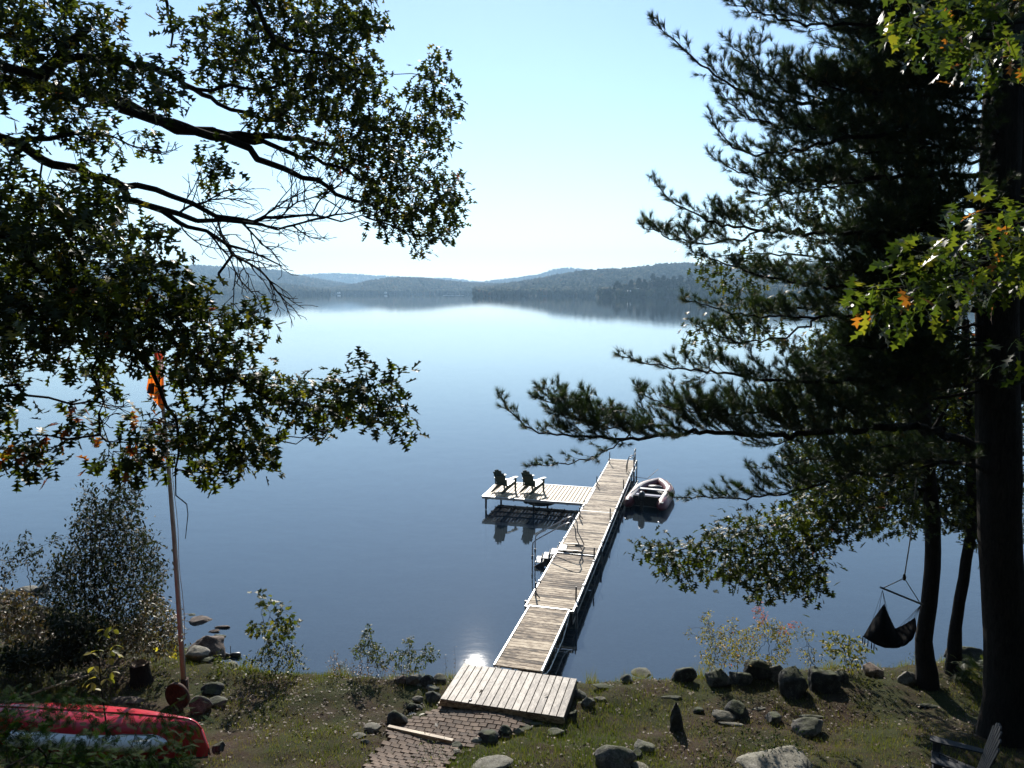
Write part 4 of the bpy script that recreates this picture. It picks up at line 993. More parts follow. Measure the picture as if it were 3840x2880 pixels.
b = MB(); b.tube([V[i*nV+3]+UP*.004 for i in range(2, nU)], .008, 5); b.build("seam", M['rubber'], kk)
# stump, step timbers, thin pole on the ground, float
sp_ = G(530, 2560); stt = thing("tree_stump", "old sawn tree stump left of the flagpole, its pale rim catching the sun", "stump", tuple(sp_))
b = MB(); V = []; n = 20; r0 = .185; hs = .42
for k, (z, r_) in enumerate(((-.1, 1.35), (.03, 1.2), (.15, 1.02), (.3, .96), (hs, .95))):
    for i in range(n): a = 2*math.pi*i/n; q = r0*r_*(1+.08*math.sin(3*a+1)+.05*math.sin(7*a)); V.append(sp_+np.array((q*math.cos(a)-.06*z, q*math.sin(a), z)))
b.add(V, [(k*n+i, k*n+(i+1) % n, (k+1)*n+(i+1) % n, (k+1)*n+i) for k in range(4) for i in range(n)], True); b.build("bark", M['bark'], stt)
b = MB(); V = []
for k, (z, r_) in enumerate(((hs+.004, .93), (hs+.02, .80), (hs-.05, .55), (hs-.07, .2))):
    for i in range(n): a = 2*math.pi*i/n; q = r0*r_*(1+.08*math.sin(3*a+1)+.05*math.sin(7*a)); V.append(sp_+np.array((q*math.cos(a)-.06*z, q*math.sin(a), z+.012*math.sin(5*a))))
b.add(V, [(k*n+i, k*n+(i+1) % n, (k+1)*n+(i+1) % n, (k+1)*n+i) for k in range(3) for i in range(n)]+[tuple(3*n+i for i in range(n))], False); b.build("sawn_top", M['stump'], stt)
def timber(pa, pb, lab, w=.09, h=.09, mat='timber', lift=.0):
    a = G(*pa); c = G(*pb); L = np.linalg.norm(c-a); o = bpy.data.objects.new("step_timber", plank_mesh("step_timber", L, w, h, M[mat], .006)); link(o)
    o.location = (a+c)/2+UP*lift; d = c-a; o.rotation_euler = (0, -math.asin(d[2]/L), math.atan2(d[1], d[0])); tag(o, lab, "timber")
timber((1645, 2645), (2106, 2708), "pale timber edging the pavers directly in front of the landing", .08, .10, 'timber', .02)
timber((1456, 2738), (1700, 2792), "pale step timber crossing the paver path between the boulders", .08, .12, 'timber', .03)
a = G(10, 2652)+UP*.06; c = G(335, 2540)+UP*.05; b = MB(); b.tube([a, (a+c)/2+UP*.02, c], [.022, .02, .014], 7); tag(b.build("fallen_pole", M['timber']), "thin pale pole lying on the ground behind the red canoe", "pole")
q = PZ(866, 2462, 0.0)
fl = thing("mooring_float", "small black mooring float with an upright stick, just off the left shore", "float", tuple(q))
b = MB(); b.tube([q+np.array((-.20, 0, .03)), q+np.array((-.12, 0, .035)), q+np.array((-.03, 0, .03)), q+np.array((.05, 0, .04)), q+np.array((.20, 0, .04)), q+np.array((.24, 0, .03))], [.04, .06, .035, .06, .065, .03], 10); b.build("body", M['black'], fl)
b = MB(); b.tube([q-UP*.25, q+UP*.27], .008, 6); b.build("stick", M['dark_metal'], fl)

# ---------------------------------------------------------------- paver path
rng = np.random.default_rng(5)
path = thing("paver_path", "brown paver path stepping down from the lower left to the wooden landing", "path", tuple(G(1700, 2750)))
pc_ = np.array(path.location); pvm = []
for k in range(4):
    b = MB(); hx, hy_ = .158/2, .118/2; jx = rng.uniform(-.006, .006, 8)
    b.box((0, 0, 0), (hx*2+jx[0], hy_*2+jx[1], .05), bev=.007); me = bpy.data.meshes.new("brick"); me.from_pydata(b.v, [], b.f); me.materials.append(M['paver']); me.update(); pvm.append(me)
zone = [(1650, 2652), (2000, 2705), (1985, 2725), (1900, 2765), (1810, 2800), (1730, 2812), (1690, 2850), (1660, 2900), (1300, 2930), (1380, 2860), (1440, 2800), (1455, 2745), (1530, 2700), (1580, 2690)]
lx = math.atan2(lw[1], lw[0]); cand = []
org = G(1650, 2650)
for r_ in range(-2, 42):
    for c_ in range(-22, 22):
        p = org+lw*(.168*(c_+(.5 if r_ % 2 else 0)))-ld*(.128*r_); p[2] = float(ground_z(p[0], p[1]))
        dp = p-np.array((0, 0, CAMH)); dep = p[1]*C_-(p[2]-CAMH)*S_; px = 1920+F*p[0]/dep; py = 1440-F*(p[1]*S_+(p[2]-CAMH)*C_)/dep
        if in_poly(np.array([px]), np.array([py]), zone)[0]: cand.append((p, py))
cand.sort(key=lambda t: -t[1]); rest = MB()
for i, (p, py) in enumerate(cand):
    z = p[2]+.012+rng.uniform(-.006, .006)
    if i < 300:
        o = bpy.data.objects.new("brick", pvm[i % 4]); link(o, path); o.location = (p[0]-pc_[0], p[1]-pc_[1], z-pc_[2])
        gx = (float(ground_z(p[0]+.1, p[1]))-float(ground_z(p[0]-.1, p[1])))/.2; gy = (float(ground_z(p[0], p[1]+.1))-float(ground_z(p[0], p[1]-.1)))/.2
        o.rotation_euler = (math.atan(gy)+rng.uniform(-.03, .03), -math.atan(gx)+rng.uniform(-.03, .03), lx+rng.uniform(-.05, .05))
    else: rest.box((p[0], p[1], z), (.150, .112, .05), (lw, ld, UP), .007)
if rest.v: rest.build("brick_rest", M['paver'], path)["kind"] = "stuff"

# ================================================================ ROCKS
def rock_mesh(seed, sub=4, cuts=11, rough=.09):
    r = np.random.default_rng(seed); import bmesh
    bm = bmesh.new(); bmesh.ops.create_icosphere(bm, subdivisions=sub, radius=1.0)
    V = np.array([v.co[:] for v in bm.verts]); Fc = np.array([[v.index for v in f.verts] for f in bm.faces]); bm.free()
    for k in range(cuts):                                            # planar facets
        n = r.normal(size=3); n /= np.linalg.norm(n); d = r.uniform(.52, .86); s = V@n; V = V-np.outer(np.maximum(s-d, 0)*.97, n)
    for i in range(len(V)):
        p = Vector(V[i]*1.4+seed); q = mnoise.noise(p)*rough*1.6+mnoise.noise(p*2.7)*rough*.7+mnoise.noise(p*6)*rough*.55+mnoise.noise(p*13)*rough*.35; V[i] *= 1+q
    return V, Fc
RM = [rock_mesh(s) for s in range(12)]
rk = np.random.default_rng(99)
def rock(px, py, w, h, label, mat='rock', depth=None, tilt=.15, shape=None, flat=False, sink=.36, water=False):
    """px,py = foot centre in the photo, w,h = size in photo pixels"""
    p = G(px, py) if not water else PZ(px, py, 0.0); k = mpp(p); W = w*k*1.13; H = h*k*1.1
    ang = math.atan2(CAMH-p[2], p[1])
    Dp = depth*W if depth else W*rk.uniform(.7, .95)
    if flat: Hs = .08*W+.03; Dp = max(.12, (h*k-Hs*math.cos(ang))/math.sin(ang))
    else: Hs = max(.05, (H-Dp*.45*math.sin(ang))/math.cos(ang)/(1-sink*.5))
    V, Fc = RM[rk.integers(12) if shape is None else shape]
    a = rk.uniform(0, 6.28); R = np.array(((math.cos(a), -math.sin(a), 0), (math.sin(a), math.cos(a), 0), (0, 0, 1)))
    U = V@R.T; U = U/np.abs(U).max(0)
    U = U*np.array((W/2, Dp/2, Hs/2)); t = rk.uniform(-tilt, tilt); c, s = math.cos(t), math.sin(t)
    U = np.stack((U[:, 0]*c-U[:, 2]*s, U[:, 1], U[:, 0]*s+U[:, 2]*c), 1)
    o = bpy.data.objects.new("rock", mesh_np("rock", U, Fc, M[mat], smooth=True)); link(o)
    o.location = (p[0], p[1]+Dp*.30, p[2]+Hs*(.5-sink)); tag(o, label, "rock"); return o
RD, RL, RB = 'rock_dark', 'rock_light', 'rock_brown'
ROCKS = [
 (2572, 2558, 92, 68, "squarish dark boulder at the left end of the boulder row by the yellow shrubs", RD),
 (2697, 2574, 98, 78, "dark boulder just right of the grass tuft in the boulder row", RD),
 (2780, 2566, 82, 64, "low round dark boulder in the middle of the boulder row", RD),
 (2848, 2550, 108, 84, "broad dark boulder with a flat top behind the low round one", RD),
 (2912, 2556, 56, 72, "upright lighter-faced boulder beside the broad flat-topped one", 'rock'),
 (2985, 2618, 108, 132, "tall pointed black boulder casting a long shadow down the bank", RD),
 (3100, 2594, 112, 98, "big wedge-shaped grey boulder at the right end of the row", RD),
 (3165, 2562, 60, 48, "small dark rock tucked behind the wedge-shaped boulder", RD),
 (3285, 2538, 74, 56, "reddish brown rock at the water below the hanging chair", RB),
 (3412, 2566, 66, 58, "pale rock against the left foot of the slim front trunk", RL),
 (3640, 2492, 128, 84, "mossy dark boulder at the water between the rear trunk and the pine", RD),
 (2355, 2562, 46, 32, "small dark rock right of the flat black slab above the shore", RD),
 (2417, 2548, 92, 38, "low lichen covered rock with a green tuft on top", 'rock'),
 (2205, 2652, 52, 44, "grey rock in the grass beside the landing's right corner", 'rock'),
 (2622, 2676, 40, 24, "small square block lying beside the pointed standing stone", RD),
 (2715, 2706, 86, 44, "pale streaked boulder leaning on the dark dome-shaped one", RL),
 (2778, 2694, 90, 66, "dark dome-shaped boulder in the middle of the right bank", RD),
 (2905, 2712, 62, 40, "half buried dark rock right of the dome-shaped boulder", RD),
 (3000, 2742, 60, 54, "round grey rock in the weeds left of the shaded boulder", 'rock'),
 (2300, 2884, 168, 108, "large rough grey boulder at the bottom edge right of the path", 'rock'),
 (2385, 2842, 48, 36, "dark angular stone between the rough boulder and the rounded one", RD),
 (2422, 2818, 76, 46, "rounded grey-brown boulder above the rough boulder at the bottom", 'rock'),
 (2408, 2896, 74, 26, "pale smooth stone cut by the bottom edge of the view", RL),
 (3045, 2764, 112, 72, "grey boulder half in shade at the centre of the right slope", 'rock'),
 (1500, 2566, 54, 34, "brownish boulder at the left end of the stones by the landing", RB),
 (1553, 2570, 56, 46, "pale topped boulder second in the line left of the landing", RL),
 (1603, 2576, 54, 50, "round dark boulder third in the line left of the landing", RD),
 (1652, 2560, 52, 36, "grey speckled boulder touching the landing's far left corner", 'rock'),
 (1617, 2596, 54, 30, "low mossy rock in front of the round dark boulder", 'rock'),
 (1572, 2575, 20, 12, "tiny pale stone at the feet of the landing-side boulders", RL),
 (1622, 2632, 60, 52, "dark slanted boulder against the landing's near left corner", RD),
 (1568, 2636, 42, 28, "small light grey rock left of the slanted dark boulder", RL),
 (1540, 2668, 42, 34, "small dark rock behind the black ball-shaped boulder", RD),
 (1568, 2658, 32, 20, "low grey stone between the paver edge and the landing", 'rock'),
 (1490, 2722, 74, 66, "black ball-shaped boulder standing at the left edge of the pavers", RD),
 (1395, 2748, 62, 32, "pale grey rock in the grass left of the step timber", RL),
 (1345, 2768, 48, 20, "whitish flat stone in the left grass patch", RL),
 (1368, 2790, 32, 20, "small stone half hidden by grass above the lower pavers", 'rock'),
 (1975, 2737, 42, 18, "small stone under the flat slab at the landing's front", 'rock'),
 (1945, 2756, 42, 30, "grey wedge stone at the right edge of the pavers", 'rock'),
 (1900, 2764, 60, 46, "dark block boulder edging the right side of the pavers", RD),
 (1833, 2794, 78, 58, "largest dark boulder edging the right side of the pavers", RD),
 (1790, 2792, 44, 28, "light flat-faced stone left of the largest edging boulder", RL),
 (1712, 2806, 46, 30, "round grey stone at the right end of the step timber", 'rock'),
 (1712, 2830, 32, 20, "small pale stone below the step timber's right end", RL),
 (2180, 2622, 50, 40, "grey boulder beside the right edge of the landing", 'rock'),
 (2150, 2704, 40, 44, "upright dark stone at the landing's front right corner", RD),
 (745, 2345, 84, 40, "flat-topped dark shore rock reaching into the water right of the flagpole", RB),
 (712, 2320, 52, 24, "dark round rock at the far tip of the shore rocks", RD),
 (762, 2470, 140, 118, "big brown angular shore boulder right of the flagpole", RB),
 (722, 2478, 92, 60, "smooth rounded pale boulder behind the flagpole's foot", RL),
 (768, 2490, 52, 26, "small black rock between the smooth boulder and the grass", RD),
 (858, 2506, 66, 24, "low wet rock at the water near the black float", 'rock'),
 (790, 2610, 82, 50, "dark rounded boulder upper right of the rusty wheel", RD),
 (745, 2676, 82, 80, "large mossy boulder with a lit top right beside the rusty wheel", 'rock'),
 (812, 2654, 78, 42, "grey pointed rock right of the large mossy boulder", 'rock'),
 (815, 2820, 52, 38, "small dark rock at the bow of the red canoe", RD),
 (85, 2236, 84, 42, "tan rounded boulder on the far left shore", RL),
 (18, 2242, 56, 34, "grey boulder at the left frame edge on the far shore", 'rock'),
 (142, 2232, 64, 44, "dark slab rock right of the tan boulder on the far left shore", RD),
]
for (px, py, w, h, lab, mt) in ROCKS: rock(px, py, w, h, lab, mt)
FLATS = [
 (2265, 2584, 86, 30, "flat black slab lying above the shore right of the landing", RD),
 (2255, 2628, 54, 22, "pale flat stone in the grass below the black slab", RL),
 (2518, 2626, 84, 24, "grey slab sunk in the lawn above the pointed stone", 'rock'),
 (2740, 2724, 92, 22, "long pale slab lying in front of the streaked boulder", RL),
 (2850, 2664, 48, 18, "flat light stone on the bare patch below the boulder row", RL),
 (3050, 2696, 94, 26, "flat grey rock outcrop above the shaded boulder", 'rock'),
 (3490, 2656, 96, 20, "low bare rock ledge in front of the slim front trunk", 'rock'),
 (3684, 2548, 50, 24, "flat pinkish stone left of the big pine trunk near the water", RL),
 (1690, 2545, 76, 26, "pale shelf rock behind the landing's far left corner", RL),
 (2000, 2720, 78, 24, "flat slate slab right at the landing's front edge", 'rock'),
 (2073, 2756, 80, 44, "angular grey slab lying in the grass right of the pavers", 'rock'),
 (1825, 2900, 180, 84, "large flat grey rock in the lawn at the bottom centre", RL),
 (2190, 2646, 60, 22, "flat stone under the grey boulder by the landing", 'rock'),
 (832, 2356, 54, 13, "thin wet rock farthest out from the left shore", RB),
 (803, 2372, 44, 18, "brown wet rock just out from the angular shore boulder", RB),
 (822, 2390, 42, 16, "small wet rock with a bright end nearest the angular boulder", RD),
 (462, 2642, 124, 48, "broad flat rock behind the red canoe", RB),
 (282, 2546, 68, 28, "flat brown rock by the thin pale pole", RB),
]
for (px, py, w, h, lab, mt) in FLATS: rock(px, py, w, h, lab, mt, flat=True, sink=.2, water=(px in (832, 803, 822)))
bl_ = rock(2915, 2915, 265, 92, "huge pale boulder rounding up from the bottom edge of the right lawn", RL, depth=.75)
# pointed standing stone
q = G(2536, 2738); k = mpp(q); b = MB(); w = 24*k; h = 112*k; V = []
for z, r_ in ((-.1, 1.15), (.1, 1.1), (.45, .95), (.7, .75), (.85, .42), (1.0, .04)):
    for i in range(9): a = 2*math.pi*i/9+z; rr = w*r_*(1+.13*math.sin(i*2.7+z*4)); V.append(q+np.array((rr*math.cos(a)-z*.02, rr*.8*math.sin(a), z*h)))
b.add(V, [(k_*9+i, k_*9+(i+1) % 9, (k_+1)*9+(i+1) % 9, (k_+1)*9+i) for k_ in range(5) for i in range(9)]+[tuple(45+i for i in range(9))]); tag(b.build("standing_stone", M['rock_dark']), "narrow pointed dark stone standing upright in the right lawn", "stone")

# ================================================================ LOW PLANTS
def bush(name, label, cat, base, polys, spacing, depth, leaf, mat, nleaf, size, rng, stem_r=.02, drop=.1, spread=.05, djit=.3, tint=(.4, .25), group=None, down=.1, stemname="stem", nobj=0, hi=None, cl=0, twig=.0022):
    """polys in photo px, depth = distance y; stems rise from base points (px,py)"""
    bp = G(*base[0]); t = thing(name, label, cat, tuple(bp), group=group); sk = Skeleton()
    pts = []
    for pl in polys:
        q = poly_points(pl, spacing, rng, drop, cl)
        for (a, c) in q: pts.append(PY(a, c, depth+rng.normal()*djit))
    pts = np.array(pts); pts = pts[pts[:, 2] > ground_z(pts[:, 0], pts[:, 1])+.03]
    top = pts[np.argmax(pts[:, 2])]
    for bb in base:
        g0 = G(*bb); cand = pts[np.abs(pts[:, 0]-g0[0]) < .6]; tp = cand[np.argmax(cand[:, 2])] if len(cand) else top
        mid = g0*.45+tp*.55; mid[0] = g0[0]*.6+tp[0]*.4
        sk.add_limb([g0-UP*.05, g0*.75+mid*.25, mid, g0*.15+tp*.85], stem_r, stem_r*.3, rng=rng, step=.08, rough=.02)
    ends, keep = sk.reach(pts, rng, step=.12, sag=-.05)
    V, Fc = sk.mesh(sides=4, r=sk.radii(twig)); mesh_thing_part(stemname, V, Fc, M['twig'], t, smooth=True)
    P = pts[keep]; par = np.array(sk.par)[ends]; D = P-np.array(sk.P)[par]; D /= np.linalg.norm(D, axis=1, keepdims=True)+1e-6
    Q, DD, S = leaf_cluster(P, D, nleaf, rng, spread, down, size); tn = np.clip(rng.normal(tint[0], tint[1], len(Q)), 0, 1)
    if nobj: leaves_of(t, leaf, hi or leaf, mat, Q, DD, S, rng, tn, nobj, "foliage")
    else:
        V, Fc, tt = scatter(leaf, Q, DD, S, rng, tn); mesh_thing_part("foliage", V, Fc, mat, t, tt, kind='stuff')
    return t
rng = np.random.default_rng(31)
def cr(ox, oy, sc, pl): return [(ox+x/sc, oy+y/sc) for x, y in pl]
c11 = lambda pl: cr(0, 1750, 2.37, pl)
bush("shrub", "tall dark glossy shrub on the left bank, its top against the lake", "shrub", [(400, 2470), (330, 2460), (470, 2450)],
     [c11([(760, 140), (830, 190), (815, 290), (880, 330), (1000, 300), (920, 190), (1010, 200), (1100, 160), (1170, 120), (1200, 260), (1255, 380), (1260, 560), (1350, 600), (1400, 720), (1440, 880), (1470, 1000), (1410, 1120), (1440, 1280), (1150, 1500), (620, 1500), (430, 1330), (430, 900), (540, 790), (700, 690), (680, 600), (640, 500), (720, 450), (700, 330), (760, 300)])], 16, 15.6, OVAL, M['shrub'], 16, (.07, .115), rng, .03, .06, .10, .65, (.35, .22), twig=.0028)
bush("shrub", "thin leaning shrub at the left edge in front of the far shore boulders", "shrub", [(165, 2330), (60, 2330)],
     [c11([(200, 600), (300, 670), (420, 780), (360, 900), (170, 860), (130, 1010), (0, 1080), (0, 700), (120, 790)]), c11([(390, 670), (520, 610), (650, 600), (640, 680), (540, 720), (430, 700)]), c11([(300, 900), (420, 950), (420, 1150), (330, 1100)])], 19, 15.9, OVAL, M['shrub'], 11, (.065, .105), rng, .018, .2, .06, .4, (.4, .2))
bush("fern_thicket", "brown and rust coloured undergrowth below the thin shrub at the left edge", "undergrowth", [(60, 2480), (200, 2500), (130, 2440)],
     [c11([(0, 1120), (120, 1110), (300, 1180), (430, 1300), (520, 1500), (520, 1659), (0, 1659)])], 15, 14.9, OVAL, M['brownleaf'], 16, (.07, .12), rng, .01, .15, .07, .4, (.35, .25))
bush("shrub", "low tangled shrub with yellowing leaves left of the flagpole", "shrub", [(590, 2440), (520, 2460), (660, 2420)],
     [c11([(1270, 1130), (1400, 1120), (1500, 1260), (1590, 1300), (1600, 1659), (1150, 1659), (880, 1620), (880, 1500), (1150, 1420), (1300, 1300)])], 13, 14.9, OVAL, M['brownleaf'], 14, (.06, .10), rng, .01, .1, .07, .45, (.1, .3), cl=.6)
bush("shrub", "deep shaded thicket in front of the tall dark shrub", "shrub", [(200, 2560), (330, 2540)],
     [c11([(430, 1330), (900, 1400), (880, 1680), (600, 1750), (0, 1800), (0, 1640), (500, 1600)])], 15, 13.9, OVAL, M['shrub'], 18, (.08, .14), rng, .01, .15, .07, .35, (.25, .2))
def leafy_stem(name, label, pts_px, depth_pt, leafpts, mat, size, n, rng, hi=OVAL, r=.006, group=None, cat="plant", tint=(.5, .3)):
    g0 = G(*pts_px[0]); d = g0[1]; t = thing(name, label, cat, tuple(g0), group=group); b = MB()
    b.tube([g0-UP*.03]+[PY(x, y, d) for x, y in pts_px[1:]], [r]+[r*(1-.7*i/(len(pts_px)-1)) for i in range(1, len(pts_px))], 5); b.build("stem", M['twig'], t)
    for (x, y) in leafpts:
        P = PY(x, y, d+rng.normal()*.06); a = rng.uniform(0, 6.28); D = np.array([[math.cos(a), math.sin(a), rng.uniform(-.5, .3)]])
        for q in range(n):
            a = rng.uniform(0, 6.28); D = np.array([[math.cos(a), math.sin(a)*.6, rng.uniform(-.9, .1)]]); S = np.array([rng.uniform(*size)])
            V, Fc, tt = scatter(hi, P[None], D, S, rng, np.array([float(np.clip(rng.normal(*tint), 0, 1))])); mesh_thing_part("leaf", V, Fc, mat, t, tt)
    return t
leafy_stem("weed", "small weed with big bright yellow leaves just left of the flagpole", [(620, 2500), (618, 2420), (612, 2360)], 0, [(598, 2364), (640, 2376), (596, 2398), (646, 2400), (604, 2430), (644, 2412), (620, 2455), (642, 2445), (590, 2428)], M['brightyellow'], (.17, .23), 1, rng, hi=BROAD)
leafy_stem("weed", "thin sapling stem with yellow and light green leaves rising in front of the red canoe", [(405, 2850), (396, 2700), (378, 2560), (368, 2430), (388, 2370), (412, 2348)], 0, [(388, 2360), (410, 2352), (425, 2362), (385, 2380), (360, 2440), (345, 2450), (430, 2420), (352, 2500), (420, 2440), (440, 2455), (345, 2560), (330, 2550), (400, 2545), (420, 2520), (352, 2585), (415, 2470)], M['lightleaf'], (.11, .17), 2, rng, hi=BROAD, tint=(.9, .2), cat="sapling", r=.016)
leafy_stem("weed", "tall leafy stem in the shade left of the yellow leaved weeds", [(222, 2480), (222, 2430), (222, 2390)], 0, [(222, 2392), (206, 2405), (238, 2405), (202, 2422), (244, 2424), (208, 2440), (240, 2442), (222, 2450)], M['lightleaf'], (.12, .16), 2, rng, tint=(.4, .2))
c12 = lambda pl: cr(800, 2150, 2.4578, pl)
bush("maple_sapling", "young maple sapling growing from the shore left of centre, leaves lit against the lake", "sapling", [(1012, 2478), (1088, 2476)],
     [c12([(410, 180), (450, 180), (545, 250), (540, 300), (500, 340), (420, 290)]), c12([(570, 290), (630, 260), (660, 330), (620, 380), (570, 360)]), c12([(660, 340), (740, 350), (785, 430), (760, 520), (700, 580), (600, 600), (580, 500), (560, 420), (640, 400)]), c12([(320, 480), (400, 450), (540, 460), (570, 520), (560, 600), (470, 600), (440, 550), (370, 550)]), c12([(490, 600), (550, 600), (540, 670), (500, 660)])],
     17, 15.55, MAPLE_LO, M['lightleaf'], 5, (.09, .14), rng, .014, .12, .07, .16, (.35, .25), down=.5, nobj=260, hi=MAPLE_HI)
bush("undergrowth", "low bright green weeds round the foot of the maple sapling", "weeds", [(960, 2540), (1060, 2535), (1120, 2530), (890, 2500)],
     [c12([(380, 720), (480, 690), (760, 680), (850, 850), (870, 980), (640, 960), (260, 980), (260, 880)]), c12([(0, 740), (80, 770), (180, 830), (240, 900), (0, 960)])], 16, 15.1, OVAL, M['lightleaf'], 11, (.05, .10), rng, .005, .2, .07, .22, (.35, .3))
bush("shrub", "small upright narrow leaved shrub, the taller of two left of the landing", "shrub", [(1382, 2525), (1350, 2530), (1420, 2530)],
     [c12([(1430, 480), (1470, 540), (1490, 640), (1520, 650), (1590, 740), (1600, 850), (1560, 900), (1280, 900), (1290, 700), (1370, 640), (1370, 560)])], 11, 15.2, OVAL, M['lightleaf'], 11, (.05, .08), rng, .009, .25, .03, .12, (.25, .2), cl=.3)
bush("shrub", "small spreading shrub, the nearer to the landing of two on the left shore", "shrub", [(1540, 2530), (1570, 2528), (1500, 2530)],
     [c12([(1760, 600), (1830, 590), (1840, 680), (1880, 780), (1990, 640), (2020, 700), (2110, 750), (2030, 800), (1960, 860), (1880, 900), (1700, 890), (1600, 780), (1690, 700), (1780, 720)])], 11, 15.2, OVAL, M['lightleaf'], 11, (.05, .08), rng, .009, .3, .03, .12, (.2, .2), cl=.2)
bush("undergrowth", "reddish brown dry weeds along the shore below the two small shrubs", "weeds", [(1260, 2545), (1330, 2545), (1440, 2545), (1560, 2545)],
     [c12([(1040, 830), (1100, 740), (1180, 800), (1280, 780), (1300, 860), (1420, 800), (1560, 790), (1620, 880), (1740, 860), (1880, 880), (1900, 930), (1700, 950), (1500, 970), (1060, 960)])], 14, 15.0, OVAL, M['brownleaf'], 7, (.03, .055), rng, .004, .25, .05, .16, (.65, .25))
for i, (px, h) in enumerate(((1252, 100), (1322, 80), (1670, 90), (1705, 120), (1740, 70), (1276, 60))):
    leafy_stem("weed_stalk", ["thin dry stalk with a dark seed head at the shore left of two shrubs", "thin dry stalk beside the taller small shrub", "leafy weed stalk behind the shelf rock left of the landing", "tall bare stalk against the sun glitter left of the landing", "short stalk at the landing's far left corner", "short leafy stalk left of the two small shrubs"][i], [(px, 2545), (px+3, 2545-h*.6), (px-2, 2545-h)], 0, [(px+rng.uniform(-6, 6), 2545-h*q) for q in np.linspace(.25, 1, 7)], M['brownleaf'], (.03, .05), 2, rng, r=.004)
c6 = lambda pl: cr(2400, 2150, 2.4578, pl)
bush("yellow_shrub", "wide airy shrub with yellow autumn leaves behind the boulder row", "shrub", [(2660, 2500), (2680, 2502), (2790, 2500), (2760, 2504), (2870, 2500), (2720, 2500)],
     [c6([(380, 505), (450, 520), (560, 600), (590, 540), (560, 370), (640, 350), (670, 500), (740, 520), (830, 420), (890, 420), (930, 500), (1030, 530), (1050, 430), (1150, 460), (1240, 440), (1380, 560), (1390, 680), (1320, 820), (1100, 850), (560, 850), (540, 720), (640, 690), (560, 640), (440, 590)])], 13, 15.2, OVAL, M['yellowleaf'], 10, (.045, .075), rng, .008, .2, .045, .25, (.35, .2), cl=.28)
bush("red_tipped_sapling", "slim sapling with pink and red leaf tips rising out of the yellow shrub", "sapling", [(2878, 2500)],
     [c6([(1050, 320), (1130, 280), (1170, 420), (1150, 480), (1060, 470)]), c6([(1230, 500), (1330, 480), (1440, 440), (1430, 500), (1300, 560)])], 11, 15.15, OVAL, M['yellowleaf'], 6, (.035, .055), rng, .01, .15, .04, .1, (1.0, .08))
bush("yellow_shrub", "smaller sparse yellowing shrub right of the wide yellow one", "shrub", [(3045, 2520), (3060, 2520)],
     [c6([(1400, 560), (1500, 500), (1620, 540), (1700, 600), (1760, 780), (1700, 860), (1600, 870), (1450, 760), (1400, 720), (1520, 680)])], 14, 15.3, OVAL, M['yellowleaf'], 7, (.045, .07), rng, .009, .35, .04, .15, (.3, .2), cl=.15)
bush("leafy_shrub", "shrub with broad light green leaves below the left side of the hammock chair", "shrub", [(3185, 2540), (3200, 2540), (3170, 2535)],
     [c6([(1720, 560), (1830, 560), (1900, 610), (2000, 590), (2080, 680), (2140, 730), (2040, 800), (1990, 900), (1890, 880), (1860, 800), (1740, 770), (1690, 690)])], 13, 15.0, OVAL, M['lightleaf'], 5, (.08, .12), rng, .009, .12, .06, .18, (.75, .25), nobj=200)
c8 = lambda pl: cr(2900, 2300, 2.353, pl)
bush("undergrowth", "yellow green ferns between the rear trunk and the pine", "ferns", [(3640, 2560), (3680, 2550)],
     [c8([(1620, 400), (1700, 430), (1870, 400), (1870, 530), (1760, 560), (1620, 560)])], 13, 14.7, FERN, M['lightleaf'], 3, (.2, .3), rng, .004, .2, .08, .2, (.2, .2))
bush("undergrowth", "dry weeds on the shore between the hanging chair and the slim front trunk", "weeds", [(3250, 2560), (3350, 2560), (3400, 2560)],
     [c8([(800, 430), (900, 480), (1060, 520), (1120, 480), (1170, 360), (1280, 360), (1280, 480), (1180, 560), (900, 600), (760, 560)])], 15, 15.2, OVAL, M['yellowleaf'], 5, (.03, .05), rng, .004, .45, .06, .2, (.2, .3), cl=.1)

# ================================================================ GRASS, LITTER
rng = np.random.default_rng(77)
def nz(x, y, s, o): return np.array([mnoise.noise(Vector((a*s, b*s, o))) for a, b in zip(x, y)])
def proj(P):
    dep = P[:, 1]*C_-(P[:, 2]-CAMH)*S_; return 1920+F*P[:, 0]/dep, 1440-F*(P[:, 1]*S_+(P[:, 2]-CAMH)*C_)/dep
n = 330000; x = rng.uniform(-12.5, 13.5, n); y = rng.uniform(7.0, 19.2, n)
sh = np.interp(x, SHX, SHY); k = (y < sh-.02); x, y = x[k], y[k]; z = ground_z(x, y); P = np.stack((x, y, z), 1); px, py = proj(P)
k = (px > -60) & (px < 3900) & (py < 2960); P = P[k]; px, py = px[k], py[k]; x, y = P[:, 0], P[:, 1]
# where people walk and where leaves lie the grass is thin
dens = .34+.55*nz(x, y, .55, 1.0)+.5*nz(x, y, 2.1, 4.0)
lush = np.zeros(len(x))
for (cx, cyy, rx, ry, a) in ((2250, 2800, 330, 160, .75), (1300, 2800, 250, 110, .8), (2450, 2650, 220, 70, .35), (1010, 2570, 220, 70, .25), (1560, 2880, 260, 60, .3), (2650, 2860, 180, 60, .3), (1750, 2850, 110, 50, .5), (1030, 2500, 160, 60, .6)):
    lush += a*np.exp(-((px-cx)/rx)**2-((py-cyy)/ry)**2)
for (cx, cyy, rx, ry, a) in ((1250, 2640, 230, 70, .55), (1500, 2760, 160, 140, .7), (700, 2700, 200, 120, .3), (2900, 2640, 260, 60, .25), (2550, 2850, 90, 60, .35)):
    lush -= a*np.exp(-((px-cx)/rx)**2-((py-cyy)/ry)**2)
onpath = in_poly(px, py, [(1650, 2652), (2000, 2705), (1985, 2725), (1900, 2765), (1810, 2800), (1730, 2812), (1690, 2850), (1640, 2930), (1300, 2930), (1380, 2860), (1440, 2800), (1455, 2745), (1530, 2700), (1580, 2690)])
